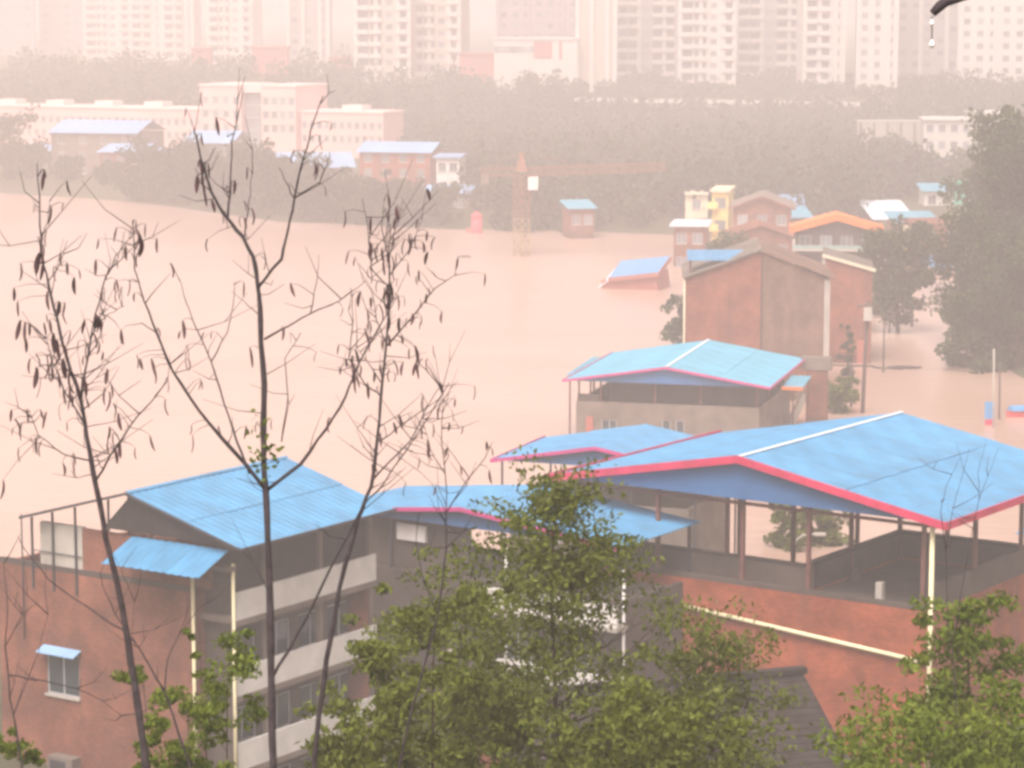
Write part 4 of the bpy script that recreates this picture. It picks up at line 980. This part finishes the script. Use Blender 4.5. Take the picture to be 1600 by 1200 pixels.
# street tree, trees around brick houses
p = onz(1403, 520); make_tree('street_tree', 'leafy tree standing in the flooded street right of the orange edged roof', (p.x, p.y, -1), 12.2, 3.3, 2.2, 'leaf_dark', .45, .3, 150, 60, 14, seed=21)
p = onz(1052, 545); make_tree('flood_tree', 'small tree leaning out of the water left of the two tone gable house', (p.x + 1.0, p.y, -2), 7.2, 2.3, 1.5, 'leaf_dark', .4, .26, 60, 60, 10, seed=22)
p = onz(1085, 405); make_tree('flood_tree', 'low bushy tree between flat white roof and blue lean to', (p.x, 300, -3), 10.2, 3.4, 3, 'leaf_dark', .45, .3, 70, 50, 10, seed=23)
p = onz(1308, 645); make_tree('flood_bush', 'round dark bush in the water beside the short bare pole', (p.x, p.y, -1.2), 3.9, 1.7, .6, 'leaf_mid', .3, .2, 60, 60, 10, seed=24, cat='bush')
p = onz(1303, 560); make_tree('flood_bush', 'dark climbing bush against the corner of the two tone gable house', (p.x - .2, p.y - 12, -1.2), 6.2, .8, .6, 'leaf_dark', .3, .2, 40, 50, 10, seed=25, cat='bush')
p = onz(1240, 855); make_tree('flood_tree', 'round tree in the water seen left part beneath the largest blue roof', (p.x, p.y, -1.5), 4.2, 1.7, .8, 'leaf_mid', .3, .2, 60, 60, 10, seed=26)
p = onz(1290, 850); make_tree('flood_tree', 'round tree in the water seen right part beneath the largest blue roof', (p.x, p.y, -1.5), 4.4, 1.6, .8, 'leaf_mid', .3, .2, 60, 60, 10, seed=27)

# far woods: one mass, plus trees on the far shore
def crowns(pts, per, ln, wd):
    out_ = []
    for (x, y, z, h, r_) in pts:
        n_ = per; d = RNG.normal(size=(n_, 3)); d /= np.linalg.norm(d, axis=1, keepdims=True)
        rr = RNG.random(n_)[:, None] ** .35
        lump = 1 + .25 * np.sin(d[:, :1] * 3 + x) * np.cos(d[:, 1:2] * 4 + y)
        P_ = d * rr * lump * np.array([r_, r_, h * .46]) + np.array([x, y, z + h * .52])
        out_.append(leaf_quads(P_, ln, wd, .2))
    return np.concatenate(out_)
pts = []
D = 398.0
while D < 705:
    step = 4.6 + (D - 398) * .006
    x0, x1 = at(-60, 300, D).x, at(1660, 300, D).x
    x = x0 + random.uniform(0, step)
    while x < x1:
        px = 800 + F * x / D * .99; sh = np.interp(px, *SHORE)
        ok = D > sh + 4
        if px < 640 and 505 < D < 575: ok = False                        # school grounds
        if px < 740 and D < 505: ok = False
        if 1000 < px < 1290 and D < 400: ok = False
        if 1350 < px < 1460 and D < 385: ok = False
        if D > 655 and not (60 < px < 330 or 880 < px): ok = random.random() < .5
        if 1430 < px < 1590 and 480 < D < 540: ok = False
        if 1340 < px < 1530 and D < 437: ok = False
        if 715 < px < 775 and D < 408: ok = False
        if 880 < px < 1400 and 612 < D < 652: ok = False
        if ok and random.random() < .93:
            h = random.uniform(3.6, 9.6) * (.5 if D > 652 and px > 880 else 1) * (1.15 if px < 640 else 1.0) * (.8 if 880 < px < 1400 and 560 < D < 615 else 1)
            pts.append((x + random.uniform(-1.2, 1.2), D + random.uniform(-1.5, 1.5), ground_z(x, D) - .6, h, random.uniform(2.3, 3.8)))
        x += step
    D += step * .95
tag(link('far_woods', quads_mesh('far_woods', crowns(pts, 110, 1.15, .8), M['leaf_far'])), 'hazy wooded slope below the apartment towers', 'woods', kind='stuff')
SH = 'trees along the far shore'
shl = [(232, 452, 9.5, 4.6), (262, 448, 8.5, 4.4), (300, 442, 9.0, 4.8), (345, 434, 8.6, 4.6), (392, 424, 9.6, 5.0), (436, 418, 8.4, 4.4), (478, 414, 8.2, 4.6), (520, 410, 7.0, 4.0), (556, 408, 6.2, 3.6), (600, 405, 6.0, 3.6),
       (640, 404, 5.6, 3.4), (686, 402, 5.2, 3.0), (16, 486, 10.5, 5.5), (50, 484, 6.0, 3.6), (110, 478, 3.2, 2.6), (180, 470, 3.2, 2.6), (794, 402, 6.2, 3.2), (840, 400, 6.0, 3.4)]
for i, (px, D, h, R) in enumerate(shl):
    make_tree('shore_tree', 'hazy grey green tree in the belt along the far shore', gpos(px, D + 3, -.6), h, R, .8, 'leaf_far', .8, .55, 60, 34, 9, seed=40 + i, group=SH, crad=.34)

# foreground green trees and shrubs
def more_green():
    fg('shrub', 'broad olive shrub along the bottom edge left of the dark tiled roof', 1060, 33, 1080, 1.3, .2, 170, 60, 'leaf_mid', .11, .045, 16, 81, 'shrub', .05, .22)
    fg('shrub', 'olive shrub at the bottom between the third bare tree and balconies', 540, 33, 1090, .8, .2, 110, 55, 'leaf_mid', .11, .045, 12, 82, 'shrub', .04, .24)
    fg('shrub', 'fresh green shrub at the bottom right of the cream downpipe', 1580, 34, 1060, .9, .2, 120, 55, 'leaf_fresh', .12, .045, 12, 83, 'shrub', .04, .24)
    fg('sapling', 'loose green sapling whose leaves cross the white downpipes', 345, 29, 935, .5, .35, 69, 54, 'leaf_fresh', .075, .032, 12, 84, 'sapling', .022, .26)
    fg('green_tree', 'spreading green tree behind the slender sapling at bottom centre', 735, 43, 880, 1.5, .3, 230, 60, 'leaf_mid', .115, .045, 20, 85, rt=.06, crad=.18, flat=.5)
def fg(name, label, px, D, py_top, R, z0f, n_clump, per, leafm='leaf_fresh', ln=.15, wd=.06, nl=12, seed=1, cat='tree', rt=.06, crad=.2, bark='bark_brown', group=None, cone=False, flat=.6):
    b_ = gpos(px, D); H = at(px, py_top, D).z - b_[2]
    return make_tree(name, label, b_, H, R, H * z0f, leafm, ln, wd, n_clump, per, nl, rt, bark, group, cat, seed, crad, flat, .6, cone)
fg('green_tree', 'tall feathery green tree right of centre in front of the blue roofs', 868, 40, 680, 3.1, .28, 400, 46, 'leaf_mid', .105, .045, 46, 61, rt=.085, crad=.13, cone=True, flat=.5)
fg('green_tree', 'shorter green tree leaning right in front of the red brick wall', 1095, 42, 955, 1.3, .35, 190, 44, 'leaf_mid', .115, .045, 20, 62, rt=.07, crad=.26)
fg('green_tree', 'bright green tree at the right edge beside the cream downpipe', 1535, 38, 905, 1.05, .25, 150, 62, 'leaf_fresh', .13, .05, 16, 63, rt=.07, crad=.26)
fg('shrub', 'yellow green shrub at the bottom right corner', 1450, 33, 1120, 1.5, .2, 160, 55, 'leaf_fresh', .12, .045, 14, 64, 'shrub', .05, .28)
fg('green_tree', 'slender green sapling right of the bare trees in front of balconies', 665, 36, 890, .95, .3, 130, 55, 'leaf_mid', .115, .045, 14, 65, rt=.05, crad=.2)
fg('shrub', 'green shrub low in front of the white balcony bands', 590, 34, 985, .85, .3, 100, 50, 'leaf_mid', .115, .045, 12, 66, 'shrub', .04, .22)
fg('shrub', 'dense green shrub at bottom centre left of the tall feathery tree', 770, 38, 985, 1.15, .3, 150, 55, 'leaf_mid', .115, .045, 14, 67, 'shrub', .05, .22)
fg('shrub', 'dark green shrub at the foot of the tall feathery tree', 940, 34, 1050, 1.1, .25, 140, 55, 'leaf_mid', .115, .045, 12, 68, 'shrub', .05, .22)
fg('shrub', 'small green shrub at bottom left among the bare stems', 285, 30, 1030, .55, .3, 90, 64, 'leaf_fresh', .075, .032, 10, 69, 'shrub', .03, .22)
fg('sapling', 'thin leafy sapling left of the white downpipe', 205, 31, 965, .35, .45, 45, 57, 'leaf_fresh', .075, .032, 8, 70, 'sapling', .022, .25)
fg('sapling', 'thin sapling with few leaves before the brick corner', 330, 31, 905, .25, .5, 21, 48, 'leaf_fresh', .075, .032, 8, 71, 'sapling', .02, .25)
fg('sapling', 'short sapling at the bottom left edge', 10, 30, 1110, .4, .4, 51, 57, 'leaf_fresh', .075, .032, 8, 72, 'sapling', .02, .25)
fg('sapling', 'dark leafed sapling right of the dark tiled roof', 1560, 36, 1090, .9, .3, 90, 50, 'leaf_mid', .15, .06, 10, 73, 'sapling', .04, .22)

more_green()
# bare trees: stems and limbs traced, each limb with its own depth
def hang_leaf():
    mb = MB(); n = 6; L = .16; w = .013
    for i in range(n + 1):
        f = i / n; ww = w * math.sin(math.pi * min(1, f * .95 + .04)) ** .7 + .0015; zz = -L * f; bow = .02 * math.sin(f * 3)
        mb.v += [(-ww, bow + .012, zz), (0, bow, zz), (ww, bow + .012, zz)]
    for i in range(n):
        a_ = i * 3; mb.f += [[a_, a_+3, a_+4, a_+1], [a_+1, a_+4, a_+5, a_+2]]; mb.sm += [True, True]
    return mb.mesh('leaf', M['dry_leaf'])
LEAF = hang_leaf()
def bare_tree(label, D, limbs, leaves, seed, rnd=30, twigs=40, name='bare_tree', group='bare trees in the foreground'):
    rg = random.Random(seed)
    b0 = at(*limbs[0][0][0], D); gz_ = ground_z(b0.x, D) - .2
    r = thing(name, label, 'tree', (b0.x, D, gz_), 0, group)
    o_ = Vector((b0.x, D, gz_)); mb = MB(); pts_ = []; first = True; ts = MB(); segs = []
    for li, (pl_, r0, r1) in enumerate(limbs):
        W_ = []
        sl_ = rg.uniform(-.5, .5) if li else 0
        d0 = 0.0
        if li:      # start at the depth of the nearest traced point already built
            bp_ = min(pts_, key=lambda q: (q[0] - pl_[0][0]) ** 2 + (q[1] - pl_[0][1]) ** 2); d0 = bp_[3]
        acc = 0
        for i, (x, y) in enumerate(pl_):
            if i: acc += math.hypot(x - pl_[i-1][0], y - pl_[i-1][1])
            dd = d0 + sl_ * acc / 170; p = at(x, y, D + dd) - o_; W_.append(p); pts_.append((x, y, p, dd))
            if i: segs.append((pts_[-2], pts_[-1]))
        if not li: W_.insert(0, Vector((0, 0, -.1)))
        nn = len(W_); rs = [r0 + (r1 - r0) * (i / (nn - 1)) ** .8 for i in range(nn)]
        # smooth by midpoint insertion
        Q = [W_[0]]; RR_ = [rs[0]]
        for i in range(nn - 1):
            for f in (.33, .66, 1):
                j_ = Vector((rg.uniform(-1, 1), rg.uniform(-1, 1), rg.uniform(-1, 1))) * .008 if f < 1 else Vector()
                Q.append(W_[i].lerp(W_[i+1], f) + j_); RR_.append((rs[i] + (rs[i+1] - rs[i]) * f) * rg.uniform(.86, 1.16))
        (mb if li == 0 else mb).tube(Q, RR_, 7)
        if li == 0: mb.build('trunk', M['bark'], r); mb = MB()
        else: mb.build('branch', M['bark'], r); mb = MB()
    up = []
    for a_, b_ in segs:
        if min(a_[1], b_[1]) > 800: continue
        n_ = max(1, int(math.hypot(a_[0] - b_[0], a_[1] - b_[1]) / 8))
        for i in range(n_):
            f = (i + .5) / n_; up.append((a_[0] + (b_[0] - a_[0]) * f, a_[1] + (b_[1] - a_[1]) * f, a_[2].lerp(b_[2], f), a_[3] + (b_[3] - a_[3]) * f))
    up = up or pts_
    for i in range(twigs):
        q = rg.choice(up); d = Vector((rg.uniform(-1, 1), rg.uniform(-1, 1), rg.uniform(-.2, 1.2))); l_ = rg.uniform(.2, .6)
        m1 = q[2] + d * l_ * .5; e = q[2] + d * l_ + Vector((rg.uniform(-.1, .1), 0, .08)); ts.tube([q[2], m1, e], [.006, .004, .002], 4)
        if rg.random() < .5: ts.tube([m1, m1 + Vector((rg.uniform(-1, 1), rg.uniform(-1, 1), rg.uniform(.2, 1))) * l_ * .5], [.004, .002], 4)
    allp = [(x, y, s_) for x, y, s_ in leaves]
    for i in range(rnd):
        q = rg.choice([u for u in up if u[1] < 720]); allp.append((q[0] + rg.gauss(0, 26), q[1] + rg.gauss(0, 26), rg.uniform(.5, 1.1)))
    for (x, y, s_) in allp:
        near = min(up, key=lambda q: (q[0] - x) ** 2 + (q[1] - y - 8) ** 2)
        p = at(x, y, D + near[3] + rg.uniform(-.12, .12)) - o_
        ts.tube([near[2], near[2].lerp(p, .6) + Vector((0, 0, .02)), p], [.0045, .003, .0015], 4)
        o = link('leaf', LEAF, r, p, (rg.uniform(-.25, .25), rg.uniform(-.25, .25), rg.uniform(0, 6.28))); o.scale = (s_ * rg.uniform(.7, 1.5), s_ * rg.uniform(.35, 1.0), s_ * rg.uniform(.85, 1.15))
    ts.build('twig_spray', M['bark'], r)['kind'] = 'stuff'
    return r

bare_tree('tallest bare tree, centre stem forking in front of the left blue roof', 25.0, [
 ([(428,1250),(425,1100),(422,950),(417,800),(412,700),(413,600),(407,500),(402,440),(395,400),(380,370),(350,335),(330,300),(318,260),(308,220),(303,200)], .045, .006),
 ([(402,450),(440,405),(450,360),(460,310),(468,270),(480,230),(490,190),(505,150)], .016, .004),
 ([(460,310),(500,285),(512,255),(515,238)], .008, .003), ([(460,310),(445,282),(436,262)], .007, .003),
 ([(356,340),(360,280),(362,220),(372,180),(380,138)], .011, .003), ([(383,368),(388,320),(395,268)], .007, .003), ([(330,300),(312,285),(305,262)], .006, .003),
 ([(415,765),(370,710),(310,640),(270,580),(245,520),(225,470),(210,420),(207,345)], .022, .004),
 ([(390,740),(370,690),(350,630),(330,565),(310,520),(290,470),(280,435)], .013, .003), ([(330,565),(355,520),(364,478),(366,440)], .007, .003), ([(245,520),(222,505),(205,508)], .006, .003),
 ([(418,765),(470,725),(510,670),(540,620),(560,570),(590,515),(620,465)], .019, .004),
 ([(413,530),(450,510),(485,490),(530,470),(572,438)], .011, .003), ([(485,490),(495,440),(498,398)], .006, .002), ([(408,495),(388,478),(362,455)], .006, .002),
 ([(440,690),(450,620),(445,560),(470,520)], .007, .003), ([(425,1060),(460,1000),(486,952),(530,862),(566,792),(600,755),(650,680),(702,598)], .016, .004),
], [(312,250,1.0),(308,275,1.2),(316,290,1.1),(325,255,.9),(330,312,.9),(318,268,1.3),(386,262,.8),(352,330,.7),(490,252,.9),(498,258,.7),(362,285,.6),(215,360,1.1),(222,375,1.1),(213,345,.8),(183,355,.8),(236,560,1.1),(240,575,1.0),(228,350,.8),
    (300,680,.9),(298,665,.6),(290,540,.9),(293,560,.7),(213,555,.8),(219,560,.7),(495,550,.7),(553,570,1.1),(556,590,.9),(540,560,.6),(180,440,.6),(190,515,.9)], 101, 46, 50)
bare_tree('leftmost bare tree hung with clusters of withered leaves', 24.0, [
 ([(235,1250),(215,1100),(200,1000),(185,920),(165,840),(150,760),(135,680),(125,620),(105,560),(90,500),(75,440),(65,400),(62,330),(58,255)], .042, .004),
 ([(150,750),(180,700),(215,650),(250,610),(262,590)], .011, .003), ([(127,625),(135,570),(145,510),(160,450),(180,400),(205,370)], .012, .003),
 ([(133,665),(100,610),(80,560),(70,525)], .009, .003), ([(142,720),(100,710),(60,680),(45,640)], .008, .003), ([(145,510),(170,490),(195,478)], .006, .002), ([(75,440),(95,410),(105,375)], .006, .002), ([(62,380),(75,345),(78,310)], .005, .002),
 ([(200,990),(170,972),(120,938),(75,905),(40,860),(28,838)], .010, .003),
], [(62,395,1.3),(66,412,1.1),(58,370,.8),(75,455,1.0),(95,395,.7),(105,410,.7),(32,500,1.1),(45,505,.9),(28,470,.8),(48,560,1.0),(58,575,1.2),(63,590,1.1),(72,555,1.2),(80,570,1.0),(90,530,1.3),(98,560,1.2),(95,535,1.1),(110,580,1.3),(118,600,1.0),(130,590,1.2),(84,520,1.3),
    (165,605,1.2),(170,612,1.1),(176,630,.9),(172,598,.9),(188,515,.9),(145,520,.8),(22,655,1.1),(35,660,.9),(40,640,.8),(18,640,.7),(168,690,.8),(178,700,.9),(188,690,1.0),(235,680,.9),(212,700,.7),(4,750,1.0),(30,700,.8),(165,452,.6),(182,455,.8),(205,395,.9),(218,392,1.0)], 102, 80, 46)
bare_tree('right bare tree with dense withered tip against the open water', 26.0, [
 ([(485,1250),(495,1150),(510,1030),(530,920),(560,810),(580,760),(590,680),(597,600),(605,520),(610,450),(607,400),(610,350)], .036, .005),
 ([(582,750),(640,690),(665,640),(690,600)], .010, .003), ([(597,620),(570,600),(545,560),(552,500),(548,450)], .008, .003), ([(605,540),(640,500),(680,450),(714,428)], .010, .003),
 ([(592,690),(640,655),(690,620)], .008, .003), ([(610,450),(580,420),(575,360),(566,310)], .007, .003), ([(609,430),(640,390),(660,340)], .006, .002), ([(607,400),(596,355),(600,310)], .006, .002), ([(608,380),(622,350),(628,315)], .005, .002), ([(597,600),(570,560),(555,540)], .006, .002), ([(605,540),(588,500),(582,460),(570,440)], .007, .002),
], [(605,395,.9),(612,400,1.0),(600,410,.7),(620,395,.8),(640,365,.7),(650,370,.8),(660,378,.8),(668,362,.7),(590,380,.6),(608,440,1.2),(614,450,1.3),(604,455,1.2),(612,465,1.1),(620,460,1.0),(600,450,.9),(648,540,1.0),(655,550,1.1),(650,565,1.0),(660,560,.9),(640,545,.8),
    (690,630,1.0),(705,640,.8),(655,715,.8),(672,700,.9),(650,650,.6),(635,755,.8),(680,760,.7),(668,560,.9),(677,540,.8),(590,440,.8),(575,420,.6)], 103, 84, 46)
bare_tree('thin leafless sapling just right of the bare trees', 27.0, [
 ([(612,1250),(640,1120),(663,1040),(684,960),(697,860),(698,770),(690,690),(692,600)], .018, .003),
 ([(684,960),(660,900),(650,850),(655,800)], .007, .003), ([(698,800),(730,750),(758,715),(770,690)], .007, .003), ([(695,740),(672,700),(660,650)], .005, .002),
], [(765,735,.8),(768,700,.6),(700,700,.7),(702,660,.6),(760,690,.6)], 104, 6, 20)
bare_tree('crooked leafless sapling at the bottom left edge', 27.0, [
 ([(45,1250),(30,1170),(15,1090),(8,1010),(12,950),(6,880)], .014, .003), ([(12,1055),(60,1062),(120,1076),(160,1095),(190,1118)], .009, .003), ([(20,1120),(60,1020),(75,960)], .006, .002), ([(8,1010),(35,960),(60,940)], .005, .002),
], [], 105, 0, 14)
bare_tree('leaning bare stem crossing behind the thin leafy sapling', 28.5, [
 ([(312,1260),(292,1182),(257,1080),(217,1012),(180,960),(160,915)], .022, .004), ([(257,1080),(262,1030),(280,990),(310,950)], .008, .003), ([(217,1012),(205,990),(210,940)], .006, .002),
], [], 106, 0, 14)
bare_tree('two wispy leafless shoots before the right slope of the largest blue roof', 34.0, [
 ([(1500,1260),(1492,1060),(1480,950),(1478,860),(1490,790),(1515,700)], .011, .002), ([(1478,860),(1470,800),(1478,760),(1500,715)], .006, .002), ([(1490,1000),(1510,880),(1530,780),(1560,700)], .008, .002), ([(1530,780),(1528,740),(1540,690)], .004, .002),
], [], 107, 0, 8)
# yellow green tufts still on the tallest bare tree
ft = bpy.data.objects['bare_tree']; Pq = []
for (x, y) in ((405,655),(400,672),(412,690),(402,705),(418,712),(428,715),(398,722),(408,735),(420,700)):
    c_ = at(x, y, 25.0) - Vector(ft.location)
    Pq.append(np.array(tuple(c_)) + RNG.normal(size=(9, 3)) * .045)
o = link('leaf_tuft', quads_mesh('leaf_tuft', leaf_quads(np.concatenate(Pq), .07, .04, .3), M['leaf_fresh']), ft); o['kind'] = 'stuff'

# dripping twig in the top right corner, close to the camera
TDp = 9.0
t0 = at(1456, 22, TDp); RTw = thing('dripping_twig', 'dark wet twig end with white drops hanging into the top right corner', 'twig', tuple(t0), 0)
q = lambda x, y, d=0: at(x, y, TDp + d) - t0
MB().tube([q(1457, 21), q(1468, 10), q(1478, 2), q(1500, -3), q(1560, -22, .1), q(1700, -90, .3), q(1950, -160, .6)], [.013, .017, .018, .013, .014, .018, .026], 8).build('stem', M['bark'], RTw)
mat('water_drop', (.85, .84, .84), .08, .02, 2, spec=.8)  # opaque white in place of bright highlights on the water
MB().tube([q(1456, 27), q(1466, 18), q(1477, 9), q(1485, 4)], [.004, .0055, .005, .003], 6).build('wet_edge', M['water_drop'], RTw)  # white strip painted as the highlight along the wet lower edge
for (x, y, rr) in ((1456, 36, .009), (1456, 69, .011)):
    MB().lathe([(.001, 1.6*rr), (.5*rr, .8*rr), (.9*rr, .1*rr), (rr, -.35*rr), (.7*rr, -.9*rr), (.2*rr, -1.1*rr)], tuple(q(x, y)), 10).build('drop', M['water_drop'], RTw)
MB().tube([q(1456, 24), q(1456.5, 36), q(1456, 60), q(1456, 68)], .0022, 5).build('drip_thread', M['wood_pole'], RTw)
